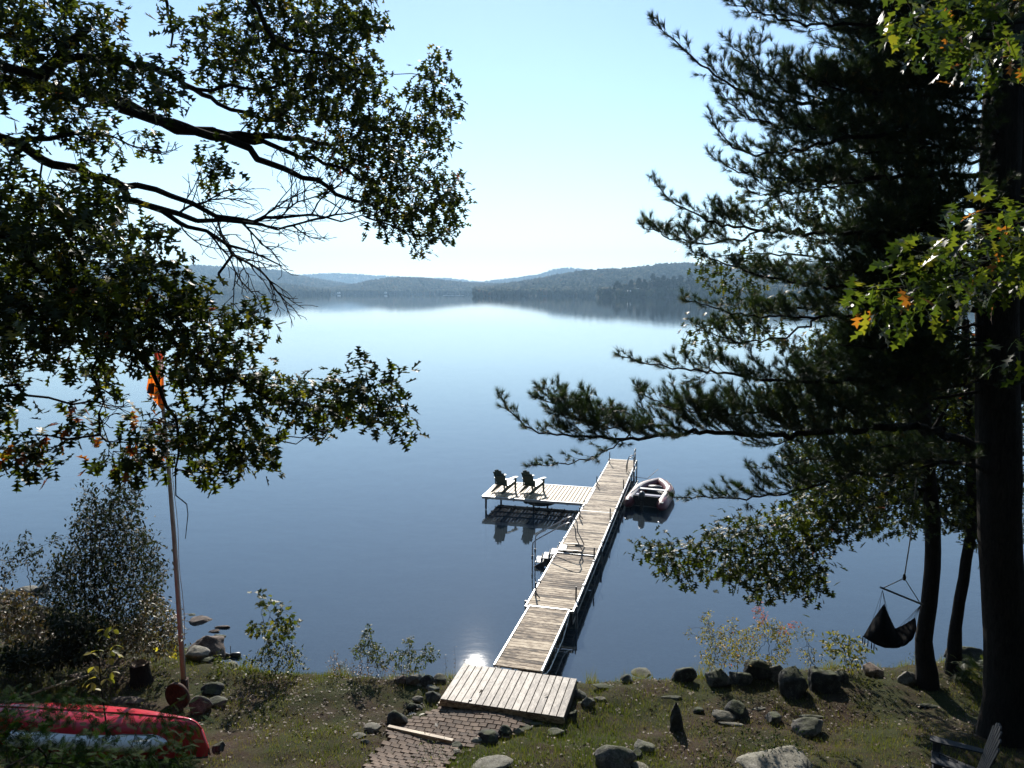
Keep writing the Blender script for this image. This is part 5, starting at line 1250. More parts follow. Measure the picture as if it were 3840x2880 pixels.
onland = in_poly(px, py, [(1650, 2640), (1735, 2480), (2165, 2530), (2120, 2715)])
k = (rng.random(len(x)) < np.clip(dens+lush, .04, 1)) & ~(onpath & (rng.random(len(x)) > .04)) & ~onland
P = P[k]; gl_ = (dens+lush)[k]; m_ = len(P)
h = rng.uniform(.03, .085, m_)*(.8+.7*np.clip(gl_, 0, 1)); a = rng.uniform(0, 6.28, m_); ln = rng.uniform(.1, .6, m_)*h; w = rng.uniform(.003, .006, m_)
dx, dy = np.cos(a), np.sin(a); b0 = rng.uniform(0, 6.28, m_)
V = np.empty((m_, 3, 3)); V[:, 0] = P+np.stack((-dy*w, dx*w, -.01+0*h), 1); V[:, 1] = P+np.stack((dy*w, -dx*w, -.01+0*h), 1); V[:, 2] = P+np.stack((dx*ln, dy*ln, h), 1)
tint = np.clip(rng.normal(.62, .22, m_)-.42*np.clip(gl_-.45, -.4, 1), 0, 1)
gg = mesh_thing_part("grass", V.reshape(-1, 3), np.arange(m_*3).reshape(-1, 3), M['grass'], None, np.repeat(tint, 3), kind='stuff')
# shoreline tufts
n = 5200; x = rng.uniform(-8.2, 10.5, n); sh = np.interp(x, SHX, SHY); y = sh-np.abs(rng.normal(0, .14, n))-.02; cl_ = nz(x, y, 1.6, 9.0); k = (cl_ > .02) & ~((x > -1.2) & (x < 1.6)); x, y, cl_ = x[k], y[k], cl_[k]; z = ground_z(x, y)
m_ = len(x); P = np.stack((x, y, z), 1); h = rng.uniform(.10, .34, m_)*(.5+1.6*cl_); a = rng.uniform(0, 6.28, m_); ln = rng.uniform(.1, .5, m_)*h; w = rng.uniform(.003, .006, m_); dx, dy = np.cos(a), np.sin(a)
V = np.empty((m_, 3, 3)); V[:, 0] = P+np.stack((-w, 0*w, -.02+0*h), 1); V[:, 1] = P+np.stack((w, 0*w, -.02+0*h), 1); V[:, 2] = P+np.stack((dx*ln, dy*ln, h), 1)
mesh_thing_part("shore_grass", V.reshape(-1, 3), np.arange(m_*3).reshape(-1, 3), M['grass'], None, np.repeat(np.clip(rng.normal(.65, .25, m_), 0, 1), 3), kind='stuff')
# fallen leaves
n = 26000; x = rng.uniform(-10.5, 11, n); y = rng.uniform(8.0, 18.5, n); sh = np.interp(x, SHX, SHY); k = y < sh-.03; x, y = x[k], y[k]
q = nz(x, y, .8, 20.0)+.6*nz(x, y, 3.0, 7.0); z = ground_z(x, y); P = np.stack((x, y, z+.02), 1); px, py = proj(P)
extra = .5*np.exp(-((px-1100)/500)**2-((py-2640)/110)**2)+.3*np.exp(-((px-2850)/350)**2-((py-2640)/90)**2)
onpath = in_poly(px, py, [(1650, 2652), (2000, 2705), (1985, 2725), (1900, 2765), (1810, 2800), (1730, 2812), (1690, 2850), (1640, 2930), (1300, 2930), (1380, 2860), (1440, 2800), (1455, 2745), (1530, 2700), (1580, 2690)])
k = (rng.random(len(x)) < np.clip(.35+q+extra, .05, 1)*np.where(onpath, .25, 1)) & ~in_poly(px, py, [(1650, 2640), (1735, 2480), (2165, 2530), (2120, 2715)])
P = P[k]; m_ = len(P); a = rng.uniform(0, 6.28, m_); D = np.stack((np.cos(a), np.sin(a), rng.uniform(-.15, .5, m_)), 1)
V, Fc, tt = scatter(OAK_LO, P, D, rng.uniform(.03, .08, m_), rng, np.clip(rng.beta(1.1, 3.0, m_), 0, 1), roll=.5)
mesh_thing_part("leaf_litter", V, Fc, M['litter'], None, tt, kind='stuff')
# a few crisp leaves on the landing and the pavers
for (px_, py_, lab) in ((1795, 2600, "dark curled dead leaf on the landing boards"), (2040, 2612, "reddish dead leaf near the right end of the landing")):
    p = PZ(px_, py_, LZ+.012); V, Fc, tt = scatter(OAK_HI, p[None], np.array([[.6, .5, .25]]), np.array([.12]), rng, np.array([.1])); tag(mesh_thing_part("dead_leaf", V, Fc, M['litter'], None, tt), lab, "leaf")
for i, (px_, py_) in enumerate(((1632, 2722), (1500, 2735), (1558, 2682), (1570, 2694), (1830, 2668))):
    p = G(px_, py_)+UP*.05; V, Fc, tt = scatter(OAK_HI, p[None], np.array([[rng.uniform(-1, 1), rng.uniform(-1, 1), .2]]), np.array([.14]), rng, np.array([1.0])); tag(mesh_thing_part("dead_leaf", V, Fc, M['litter'], None, tt), ["curled white leaf lying in the middle of the upper pavers", "pale leaf just right of the black ball-shaped boulder", "pale leaf between the pavers and the landing-side boulders, upper one", "pale leaf on the pavers' left edge below the landing corner", "small pale leaf on the pavers by the front timber"][i], "leaf")
# weeds between the stones on the right bank
bush("undergrowth", "dark green weeds growing among the stones of the right slope", "weeds", [(2650, 2760), (2760, 2790), (3000, 2830), (3080, 2850), (2900, 2800)],
     [[(2600, 2700), (2700, 2740), (2850, 2730), (3000, 2740), (3120, 2800), (3100, 2880), (2950, 2830), (2800, 2800), (2660, 2780)], [(2580, 2830), (2800, 2830), (2760, 2890), (2600, 2890)]], 17, 11.3, OVAL, M['cedar'], 6, (.03, .06), rng, .004, .35, .07, .3, (.6, .3), cl=.1)
bush("undergrowth", "thin weeds standing along the right edge of the lower pavers", "weeds", [(1640, 2880), (1700, 2870), (1760, 2850)],
     [[(1560, 2780), (1620, 2760), (1700, 2820), (1800, 2800), (1820, 2860), (1700, 2890), (1540, 2890)]], 15, 11.1, OVAL, M['lightleaf'], 4, (.02, .045), rng, .003, .4, .06, .3, (.2, .2), cl=.1)

# ================================================================ THE BIG OAK (trunk outside the frame on the left)
rng = np.random.default_rng(2)
A = lambda pl: [(x*.868, y*.868) for x, y in pl]                # crop A -> photo px
B = lambda pl: [(x*.868, 1000+y*.868) for x, y in pl]
Cc = lambda pl: [(1920+x*.868, y*.868) for x, y in pl]
D_ = lambda pl: [(1920+x*1.513, 1000+y*1.513) for x, y in pl]
E_ = lambda pl: [(2300+x*.8438, 900+y*.8438) for x, y in pl]
def limb_pts(pl, d0, d1):
    n = len(pl); return [PY(x, y, d0+(d1-d0)*i/(n-1)) for i, (x, y) in enumerate(pl)]
bx_ = np.array((-8.3, 8.3, float(ground_z(-8.3, 8.3))))
oak = thing("oak_tree", "large oak whose limbs and lobed leaves reach in from the upper left", "oak tree", tuple(bx_))
sk = Skeleton()
trunk = sk.add_limb([bx_-UP*.3, bx_+UP*2, bx_+np.array((.1, .1, 5)), bx_+np.array((0, .2, 8)), bx_+np.array((.15, .3, 11)), bx_+np.array((0, .4, 14))], .34, .16, rng=rng, step=.3, rough=.03)
ntr = len(sk.P)
def tlimb(pl, d0, d1, r0, r1, from_trunk=False, hgt=None):
    pts = limb_pts(pl, d0, d1)
    if from_trunk:
        T = np.array(sk.P[:ntr]); q = pts[0]; tgt = q[2]-.25*abs(q[0]-bx_[0]) if hgt is None else hgt; j = int(np.argmin(np.abs(T[:, 2]-tgt))); start = j; pts = [T[j]]+pts
    else:
        start = sk.nearest(pts[0]); pts = [sk.P[start]]+pts[1:]
    return sk.add_limb(pts, r0, r1, start=start, rng=rng, step=.14, rough=.03)
tlimb(A([(-60, 330), (0, 350), (300, 390), (480, 430), (620, 490), (760, 550), (900, 570), (1040, 580), (1180, 590), (1300, 600), (1420, 620)]), 8.6, 11.2, .13, .03, True)
tlimb(A([(480, 430), (600, 490), (740, 545), (860, 570), (980, 600), (1060, 650), (1160, 705), (1260, 750), (1360, 775), (1460, 830), (1580, 880), (1690, 925)]), 9.4, 11.4, .07, .018)
tlimb(A([(900, 570), (1030, 600), (1150, 622), (1250, 660), (1400, 700), (1550, 760), (1650, 800)]), 10.1, 11.4, .045, .015)
tlimb(A([(-60, 270), (60, 290), (160, 320), (230, 310), (262, 240), (310, 150), (400, 105)]), 8.0, 8.3, .10, .035, True)
tlimb(A([(160, 320), (250, 285), (340, 255)]), 8.1, 8.4, .07, .04)
tlimb(A([(340, 255), (540, 280), (640, 290), (720, 320), (800, 360), (880, 400), (960, 450), (1050, 490), (1180, 520), (1300, 540)]), 8.4, 11.2, .05, .015)
tlimb(A([(880, 400), (960, 380), (1100, 390), (1250, 350), (1350, 300)]), 9.8, 11.0, .025, .012)
tlimb(A([(-60, -160), (500, -200), (1000, -60), (1100, 30), (1140, 110), (1190, 180), (1250, 210), (1400, 230), (1500, 290), (1600, 330)]), 9.0, 11.0, .09, .014, True)
tlimb(A([(500, -200), (700, -40), (720, 60), (740, 200)]), 9.6, 10.3, .04, .012)
tlimb(A([(1100, 30), (1130, 120), (1120, 240), (1090, 340)]), 10.6, 10.9, .02, .008)
tlimb(A([(-60, 570), (0, 595), (90, 630), (180, 680), (240, 720), (340, 750), (470, 780), (600, 810), (740, 845), (840, 880), (930, 930), (1030, 955), (1100, 955), (1200, 930), (1350, 930), (1470, 950), (1550, 930)]), 8.0, 9.6, .10, .008, True)
tlimb(A([(470, 780), (560, 850), (650, 880), (760, 920), (850, 940), (960, 950), (1060, 960), (1190, 1000)]), 8.5, 9.2, .05, .012)
tlimb(A([(640, 875), (700, 920), (800, 980), (900, 1010), (980, 1060), (1060, 1075), (1150, 1110), (1220, 1150)]), 8.7, 9.2, .035, .008)
tlimb(A([(960, 1050), (990, 1110), (975, 1180), (960, 1240)]), 9.0, 9.0, .018, .014)
tlimb(A([(90, 630), (200, 585), (320, 580), (420, 570), (500, 590)]), 8.1, 8.5, .04, .01)
tlimb(A([(-60, 990), (0, 1020), (100, 1070), (160, 1130), (200, 1190), (300, 1250), (400, 1290), (520, 1340)])+B([(700, 255), (780, 340), (880, 410), (980, 440), (1060, 510), (1150, 560), (1300, 600), (1450, 600), (1600, 660), (1700, 690)]), 7.3, 8.4, .085, .010, True)
tlimb(B([(540, 200), (640, 440), (690, 540), (750, 610), (770, 660), (790, 740), (760, 880)]), 7.7, 7.8, .032, .010)
tlimb(B([(480, 180), (430, 370), (410, 450), (425, 520), (420, 640), (430, 720), (470, 750), (560, 760)]), 7.6, 7.7, .022, .007)
tlimb(B([(-60, 520), (100, 550), (230, 565), (320, 600), (400, 570)]), 7.3, 7.5, .03, .01, True)
tlimb(B([(430, 735), (300, 730), (200, 725), (60, 720)]), 7.65, 7.3, .012, .006)
tlimb(B([(260, 735), (230, 770), (200, 790)]), 7.6, 7.5, .008, .005)
tlimb(B([(760, 890), (755, 960), (790, 1020), (800, 1080), (785, 1165)]), 7.8, 7.8, .008, .004)
tlimb(B([(980, 440), (980, 610), (1080, 700), (1180, 760), (1290, 760)]), 7.95, 8.1, .014, .006)
tlimb(B([(-60, 60), (60, 130), (130, 200), (200, 300)]), 7.2, 7.5, .05, .015, True)
def cloud(pl, d0, d1, spacing, drop=.05, cl=0, dj=.35, xr=(0, 1920)):
    q = poly_points(pl, spacing*1.16, rng, drop, cl*.75); return [PY(a, c, d0+(d1-d0)*np.clip(a/1650, 0, 1)+rng.normal()*dj) for a, c in q]
pts = []
pts += cloud(A([(850, -60), (1650, -60), (1680, 90), (1765, 85), (1770, 135), (1690, 185), (1600, 150), (1560, 160), (1630, 300), (1640, 360), (1750, 320), (1740, 245), (1840, 265), (1905, 235), (1935, 290), (1925, 395), (1985, 425), (1970, 490), (1915, 510), (1925, 680), (1985, 790), (2005, 850), (1970, 975), (1955, 1055), (1840, 1100), (1720, 1050), (1640, 980), (1590, 900), (1560, 860), (1440, 820), (1350, 770), (1350, 740), (1480, 740), (1340, 690), (1280, 630), (1180, 600), (1060, 560), (1070, 480), (1250, 470), (1060, 400), (900, 370), (880, 300), (850, 150)]), 9.0, 11.6, 38, .06, .42)
pts += cloud(A([(1350, 0), (1640, 0), (1650, 120), (1560, 160), (1600, 330), (1700, 400), (1900, 520), (1900, 700), (1960, 860), (1930, 1020), (1820, 1060), (1700, 980), (1620, 850), (1400, 640), (1100, 420), (1200, 200)]), 9.6, 12.2, 48, .1)
pts += cloud(A([(480, 610), (620, 570), (800, 575), (900, 610), (1010, 690), (1010, 770), (900, 820), (720, 820), (600, 760), (490, 720)]), 9.0, 10.2, 44, .22, .25)
pts += cloud(A([(-80, -60), (560, -60), (600, 70), (720, 65), (815, 100), (825, 200), (795, 250), (825, 310), (795, 380), (775, 470), (700, 470), (600, 440), (480, 470), (485, 560), (430, 600), (330, 650), (150, 600), (-80, 540)]), 8.0, 9.8, 42, .1, .32)
pts += cloud(A([(-80, 650), (150, 700), (330, 720), (480, 755), (555, 850), (555, 950), (640, 935), (700, 940), (735, 1060), (740, 1130), (800, 1150), (840, 1230), (870, 1330), (900, 1360), (-80, 1360)]), 7.6, 9.0, 44, .1, .3)
pts += cloud(A([(-80, 850), (300, 900), (600, 1000), (700, 1200), (700, 1340), (-80, 1340)]), 8.4, 9.4, 56, .2, .4)
pts += cloud(B([(-80, 60), (840, 60), (900, 200), (1130, 170), (1285, 240), (1285, 295), (1150, 385), (980, 385), (760, 440), (620, 385), (560, 440), (450, 400), (400, 335), (200, 395), (60, 340), (-80, 420)]), 7.4, 8.2, 37, .05, .45)
pts += cloud(B([(-80, 420), (70, 365), (185, 335), (150, 465), (80, 480), (40, 640), (-80, 640)]), 7.3, 8.0, 44, .25)
pts += cloud(B([(260, 420), (400, 370), (530, 430), (500, 510), (430, 500), (280, 490)]), 7.6, 8.0, 42, .2)
pts += cloud(B([(730, 400), (1000, 420), (1200, 435), (1330, 490), (1400, 470), (1570, 425), (1690, 445), (1715, 500), (1640, 520), (1735, 545), (1780, 685), (1700, 740), (1640, 680), (1500, 640), (1420, 720), (1335, 685), (1250, 610), (1080, 560), (900, 480), (770, 520)]), 7.8, 8.4, 38, .08, .5, .2)
pts += cloud(B([(500, 630), (620, 595), (770, 640), (960, 620), (1150, 625), (1140, 720), (1210, 800), (1100, 870), (900, 910), (790, 920), (740, 850), (600, 870), (440, 880), (360, 850), (480, 790), (600, 770), (530, 690)]), 7.6, 8.2, 38, .08, .5, .2)
pts += cloud(B([(5, 840), (60, 725), (150, 725), (220, 790), (190, 850), (60, 860)]), 7.3, 8.0, 36, .05, 0, .12)
pts += cloud(B([(275, 595), (400, 585), (425, 690), (345, 770), (290, 720)]), 7.6, 8.0, 42, .15, 0, .12)
pts = np.array(pts)
ends, keep = sk.reach(pts, rng, step=.16, sag=.03)
P = pts[keep]; par = np.array(sk.par)[ends]; Dv = P-np.array(sk.P)[par]; Dv /= np.linalg.norm(Dv, axis=1, keepdims=True)+1e-6
# bare twigs in the middle, fine fans without leaves
def spray(start, d, L, lev):
    p = np.array(sk.P[start]); prev = start; k = max(2, int(L/.075)); kink = 0
    for j in range(k):
        d = d+rng.normal(size=3)*.13+np.array((.03, 0, -.02)); d /= np.linalg.norm(d); p = p+d*(L/k); sk.P.append(p); sk.par.append(prev); sk.fixed.append(0); prev = len(sk.P)-1
        if lev < 3 and rng.random() < (.6, .6, .45)[lev]:
            s = rng.normal(size=3); s -= d*(s@d); s /= np.linalg.norm(s)+1e-9; e = d*.85+s*rng.uniform(.45, .95); spray(prev, e/np.linalg.norm(e), L*rng.uniform(.28, .6)*(1-.35*j/k), lev+1)
Pa = np.array(sk.P); fxa = np.array(sk.fixed); pxa, pya = (lambda P: (1920+F*P[:, 0]/(P[:, 1]*C_-(P[:, 2]-CAMH)*S_), 1440-F*(P[:, 1]*S_+(P[:, 2]-CAMH)*C_)/(P[:, 1]*C_-(P[:, 2]-CAMH)*S_)))(Pa)
for pl, prob, L0 in ((A([(560, 830), (760, 820), (1040, 900), (1300, 900), (1580, 900), (1560, 970), (1300, 960), (1240, 1060), (1240, 1170), (1000, 1130), (820, 1010), (640, 900)]), .55, .75), (A([(90, 560), (520, 540), (520, 620), (200, 700), (90, 650)]), .35, .5), (A([(980, 560), (1500, 680), (1500, 850), (1200, 760), (1000, 650)]), .2, .45), (B([(-20, 520), (420, 540), (420, 610), (-20, 600)]), .35, .4), (B([(1050, 680), (1300, 730), (1300, 790), (1100, 770)]), .5, .3), (B([(400, 420), (440, 420), (440, 760), (400, 760)]), .25, .4)):
    hit = np.where(in_poly(pxa, pya, pl) & (fxa > 0) & (fxa < .06))[0]
    for i_ in hit:
        if rng.random() > prob: continue
        T = Pa[i_]-Pa[sk.par[i_]]; T /= np.linalg.norm(T)+1e-9; s = rng.normal(size=3); s[1] *= .6; s -= T*(s@T); s /= np.linalg.norm(s)+1e-9; d = T*rng.uniform(.5, 1)+s*.8; d /= np.linalg.norm(d); spray(int(i_), d, L0*rng.uniform(.8, 1.7), 0)
rr = sk.radii(.0036, 2.6)
V, Fc = sk.mesh(ids=set(i for i in range(ntr)), sides=14, r=rr); mesh_thing_part("trunk", V, Fc, M['bark'], oak, smooth=True)
fixed = np.array(sk.fixed); li = set(np.where((fixed > 0) & (np.arange(len(fixed)) >= ntr))[0].tolist())
V, Fc = sk.mesh(ids=li, sides=8, r=rr); mesh_thing_part("limbs", V, Fc, M['bark'], oak, smooth=True)["kind"] = "stuff"
tw = set(np.where(fixed == 0)[0].tolist()); V, Fc = sk.mesh(ids=tw, sides=4, r=rr); mesh_thing_part("twigs", V, Fc, M['twig'], oak, smooth=True)["kind"] = "stuff"
Q, DD, SS = leaf_cluster(P, Dv, 14, rng, .095, .45, (.12, .175))
tn = np.clip(rng.beta(1.8, 2.6, len(Q)), 0, .84)
gy = (Q[:, 0] < -3.6) & (Q[:, 0] > -5.6) & (Q[:, 2] < 7.4) & (Q[:, 2] > 6.6); tn = np.where(gy & (rng.random(len(Q)) < .12), .93, tn); tn = np.where(rng.random(len(Q)) < .002, .97, tn)
leaves_of(oak, OAK_LO, OAK_HI, M['oak'], Q, DD, SS, rng, tn, 300)

# ---------------------------------------------------------------- oak sprays close by on the right (trunk outside the frame)
rng = np.random.default_rng(3)
b2 = np.array((6.4, 4.6, float(ground_z(6.4, 4.6))))
oak2 = thing("oak_tree", "oak close by on the right, large sunlit yellow green leaves before the pine", "oak tree", tuple(b2)); sk = Skeleton()
sk.add_limb([b2-UP*.3, b2+UP*2.5, b2+np.array((.1, 0, 5)), b2+np.array((-.1, .1, 8.5))], .16, .07, rng=rng, step=.3); ntr = len(sk.P)
def l2(pl, d0, d1, r0, r1, tr=True):
    pts = limb_pts(pl, d0, d1)
    if tr: j = int(np.argmin(np.abs(np.array(sk.P[:ntr])[:, 2]-(pts[0][2]-.3)))); s = j; pts = [sk.P[j]]+pts
    else: s = sk.nearest(pts[0]); pts = [sk.P[s]]+pts[1:]
    return sk.add_limb(pts, r0, r1, start=s, rng=rng, step=.1, rough=.03)
l2(Cc([(2300, 1080), (2100, 1130), (1900, 1180), (1750, 1240), (1580, 1270)]), 5.0, 4.9, .02, .005)
l2(Cc([(2300, 100), (2100, 150), (1900, 130), (1750, 80), (1640, 30)]), 5.6, 5.6, .022, .005)
l2(Cc([(2300, 1500), (2200, 1450), (2120, 1470)]), 4.8, 4.8, .012, .004)
pts = []
for pl, d, s_, dr in ((Cc([(1570, 0), (1600, 50), (1640, 190), (1750, 220), (1900, 330), (2070, 290), (2212, 250), (2260, 0), (2260, -80), (1600, -80)]), 5.6, 58, .15), (Cc([(2030, 880), (2110, 830), (2212, 840), (2260, 900), (2260, 1200), (2180, 1240), (2080, 1250), (1980, 1230), (1860, 1310), (1650, 1370), (1530, 1330), (1510, 1290), (1450, 1270), (1600, 1190), (1690, 1140), (1700, 1080), (1800, 1030), (1960, 930)]), 4.95, 56, .12), (Cc([(2100, 1440), (2212, 1420), (2230, 1480), (2140, 1560), (2090, 1500)]), 4.8, 62, .2), (Cc([(2150, 1250), (2212, 1240), (2212, 1400), (2150, 1380)]), 4.9, 70, .4)):
    for (a, c) in poly_points(pl, s_, rng, dr): pts.append(PY(a, c, d+rng.normal()*.22))
pts = np.array(pts); ends, keep = sk.reach(pts, rng, step=.1, sag=.02); P = pts[keep]; par = np.array(sk.par)[ends]; Dv = P-np.array(sk.P)[par]; Dv /= np.linalg.norm(Dv, axis=1, keepdims=True)+1e-6
rr = sk.radii(.0022, 2.3)
V, Fc = sk.mesh(ids=set(range(ntr)), sides=10, r=rr); mesh_thing_part("trunk", V, Fc, M['bark'], oak2, smooth=True)
V, Fc = sk.mesh(ids=set(range(ntr, len(sk.P))), sides=5, r=rr); mesh_thing_part("twigs", V, Fc, M['twig'], oak2, smooth=True)["kind"] = "stuff"
Q, DD, SS = leaf_cluster(P, Dv, 9, rng, .08, .35, (.11, .17)); tn = np.clip(rng.normal(.4, .22, len(Q)), 0, .80); tn = np.where(rng.random(len(Q)) < .03, .96, tn)
leaves_of(oak2, OAK_HI, OAK_HI, M['oak_near'], Q, DD, SS, rng, tn, 300)

# ---------------------------------------------------------------- two slim shore trees on the right
rng = np.random.default_rng(4)
def shore_tree(name, label, trunk_px, radii_, limbs, clouds, seed):
    rng = np.random.default_rng(seed); g0 = G(*trunk_px[0]); d = g0[1]
    t = thing(name, label, "tree", tuple(g0)); sk = Skeleton()
    tp = [g0-UP*.2]+[PY(x, y, d+.0015*(trunk_px[0][1]-y)*0) for x, y in trunk_px[1:]]
    pp = [g0-UP*.2, g0+UP*.05+ (tp[1]-g0)*.02]+tp[1:]
    sk.add_limb(pp, radii_[0], radii_[1], rng=rng, step=.30, rough=.009); ntr = len(sk.P)
    for k in range(min(4, ntr)): sk.fixed[k] *= 1.45-.11*k
    for (pl, dd_, r0, r1) in limbs:
        pts = limb_pts(pl, d, d+dd_); s = sk.nearest(pts[0]); pts = [sk.P[s]]+pts[1:]; sk.add_limb(pts, r0, r1, start=s, rng=rng, step=.18, rough=.03)
    pts = []
    for (pl, do, s_, dr, cl, dj) in clouds:
        for (a, c) in poly_points(pl, s_, rng, dr, cl): pts.append(PY(a, c, d+do+rng.normal()*dj))
    pts = np.array(pts); ends, keep = sk.reach(pts, rng, step=.2, sag=.04); P = pts[keep]; par = np.array(sk.par)[ends]; Dv = P-np.array(sk.P)[par]; Dv /= np.linalg.norm(Dv, axis=1, keepdims=True)+1e-6
    rr = sk.radii(.0036, 2.2)
    V, Fc = sk.mesh(ids=set(range(ntr)), sides=12, r=rr); mesh_thing_part("trunk", V, Fc, M['bark'], t, smooth=True)
    V, Fc = sk.mesh(ids=set(range(ntr, len(sk.P))), sides=5, r=rr); mesh_thing_part("branches", V, Fc, M['twig'], t, smooth=True)["kind"] = "stuff"
    Q, DD, SS = leaf_cluster(P, Dv, 12, rng, .115, .45, (.13, .185)); tn = np.clip(rng.beta(2.2, 2.2, len(Q))*.85, 0, .84); tn = np.where(rng.random(len(Q)) < .002, .97, tn)
    leaves_of(t, OAK_LO, OAK_HI, M['oak'], Q, DD, SS, rng, tn, 220); return t
shore_tree("shore_oak", "slim dark trunked oak at the water just right of the hammock chair", [(3478, 2572), (3465, 2400), (3490, 2200), (3500, 2000), (3490, 1840), (3475, 1700), (3465, 1560), (3440, 1400), (3415, 1230), (3390, 1050), (3380, 800)], (.175, .09),
    [(E_([(1420, 1100), (1250, 1105), (1100, 1190), (950, 1290), (830, 1360), (700, 1400), (560, 1380), (380, 1370), (200, 1390)]), -1.0, .05, .008), (E_([(1385, 860), (1300, 700), (1230, 520), (1150, 420), (1000, 330), (800, 300), (500, 350), (330, 420)]), .6, .05, .01), (E_([(1400, 900), (1500, 700), (1560, 520)]), .4, .05, .02), (E_([(1400, 980), (1250, 930), (1050, 980), (850, 960)]), -.6, .035, .01), (E_([(1350, 650), (1150, 690), (950, 800), (800, 820)]), .3, .03, .01), (E_([(1320, 500), (1200, 250), (1000, 100), (700, 60), (450, 80)]), .6, .04, .01), (E_([(1290, 200), (1250, 0), (1100, -200), (800, -250)]), .3, .04, .01), (E_([(1390, 1080), (1330, 1150), (1310, 1230)]), .0, .02, .01)],
    [(E_([(110, 1345), (180, 1330), (240, 1350), (330, 1355), (440, 1285), (560, 1235), (700, 1210), (880, 1120), (1000, 1080), (1130, 1120), (1200, 1240), (1110, 1280), (1000, 1335), (910, 1400), (945, 1450), (925, 1580), (820, 1565), (650, 1600), (590, 1550), (510, 1500), (350, 1540), (310, 1490), (205, 1500), (210, 1430), (115, 1390)]), -.9, 29, .04, .5, .4),
     (E_([(780, 960), (1000, 950), (1350, 960), (1420, 1230), (1350, 1260), (1280, 1170), (1200, 1150), (1050, 1140), (820, 1080)]), -.3, 36, .1, .35, .6),
     ([(2880, 1430), (3680, 1380), (3700, 1950), (3300, 2000), (3000, 1900)], 2.8, 27, .04, .6, .8),  # this layer and the next: unseen crown added to shade the right bank
     ([(3000, 1250), (3700, 1200), (3700, 1700), (3000, 1650)], 4.2, 30, .04, .6, .8),
     ([(3300, 1300), (3830, 1300), (3830, 2050), (3660, 2050), (3500, 1900), (3300, 1900)], 2.0, 30, .05, .5, .7),
     (E_([(280, 400), (290, 460), (380, 470), (600, 440), (800, 480), (1000, 480), (1050, 300), (1000, 150), (700, 60), (350, 50), (330, 120), (400, 200), (370, 370)]), .6, 42, .15, .3, .5),
     (E_([(1000, 80), (1600, 80), (1600, 880), (1250, 900), (900, 850), (800, 620), (1000, 480)]), .5, 44, .15, .35, .7),
     (E_([(560, -40), (700, 40), (1500, 60), (1500, -300), (1300, -420), (1000, -340), (760, -380), (700, -160), (520, -160)]), .5, 46, .2, .25, .6)], 41)
shore_tree("shore_oak", "second slim tree at the water between the front one and the pine", [(3572, 2520), (3580, 2400), (3600, 2250), (3625, 2100), (3645, 1950), (3640, 1750), (3630, 1500), (3620, 1200)], (.13, .07),
    [(E_([(1570, 900), (1500, 960), (1450, 1060)]), .2, .03, .01), (E_([(1580, 1130), (1620, 1080), (1700, 1000), (1830, 980)]), -.3, .03, .01), (E_([(1560, 1000), (1700, 900), (1850, 700)]), .4, .03, .01), (E_([(1570, 600), (1450, 450), (1300, 350)]), .5, .03, .01)],
    [(E_([(1440, 960), (1620, 900), (1620, 1200), (1550, 1270), (1440, 1240)]), .1, 38, .15, .3, .4), (E_([(1780, 640), (1880, 600), (1880, 1440), (1800, 1430), (1800, 1100)]), .2, 42, .3, .2, .4),
     (E_([(1540, 1180), (1640, 1180), (1620, 1400), (1570, 1330)]), .0, 40, .25, 0, .3), (E_([(1150, 250), (1600, 300), (1600, 880), (1300, 820)]), .8, 52, .2, .3, .5)], 42)

# ---------------------------------------------------------------- the white pine on the right
rng = np.random.default_rng(9)
g0 = G(3765, 2765); yb = g0[1]
pine = thing("pine_tree", "huge dark pine at the right edge, long needled boughs sweeping left over the water", "pine tree", tuple(g0))
TR = [g0-UP*.3, g0+UP*.25, PY(3772, 2400, yb+.1), PY(3750, 2000, yb+.1), PY(3745, 1600, yb+.15), PY(3738, 1200, yb+.2), PY(3745, 800, yb+.3), PY(3760, 400, yb+.4), PY(3775, 0, yb+.5), PY(3790, -500, yb+.6)]
b = MB(); 
def crs(pts, k=6):
    Qp = [2*pts[0]-pts[1]]+pts+[2*pts[-1]-pts[-2]]; out = []
    for i in range(1, len(Qp)-2):
        a, bb, c, d = Qp[i-1:i+3]
        for j in range(k): t = j/k; out.append(0.5*((2*bb)+(-a+c)*t+(2*a-5*bb+4*c-d)*t*t+(-a+3*bb-3*c+d)*t**3))
    out.append(pts[-1]); return out
tc = crs(TR, 6); m_ = len(tc); rad = np.interp(np.arange(m_), [0, 6, 8, 12, 24, 40, m_-1], [.52, .40, .345, .32, .32, .285, .17]); b.tube(tc, list(rad), 28)
Vn = np.array(b.v)
for i in range(len(Vn)-0):
    c = tc[min(i//28, m_-1)]; dv = Vn[i]-c; L = np.linalg.norm(dv)+1e-9; an = (i % 28)*2*math.pi/28
    Vn[i] = Vn[i]+dv/L*(.022*mnoise.noise(Vector((an*5, Vn[i][2]*1.2, 2)))+.02*mnoise.noise(Vector((an*2, Vn[i][2]*.6, 5)))+.010*((i % 28) % 2))
b.v = [tuple(v) for v in Vn]; b.build("trunk", M['bark'], pine)
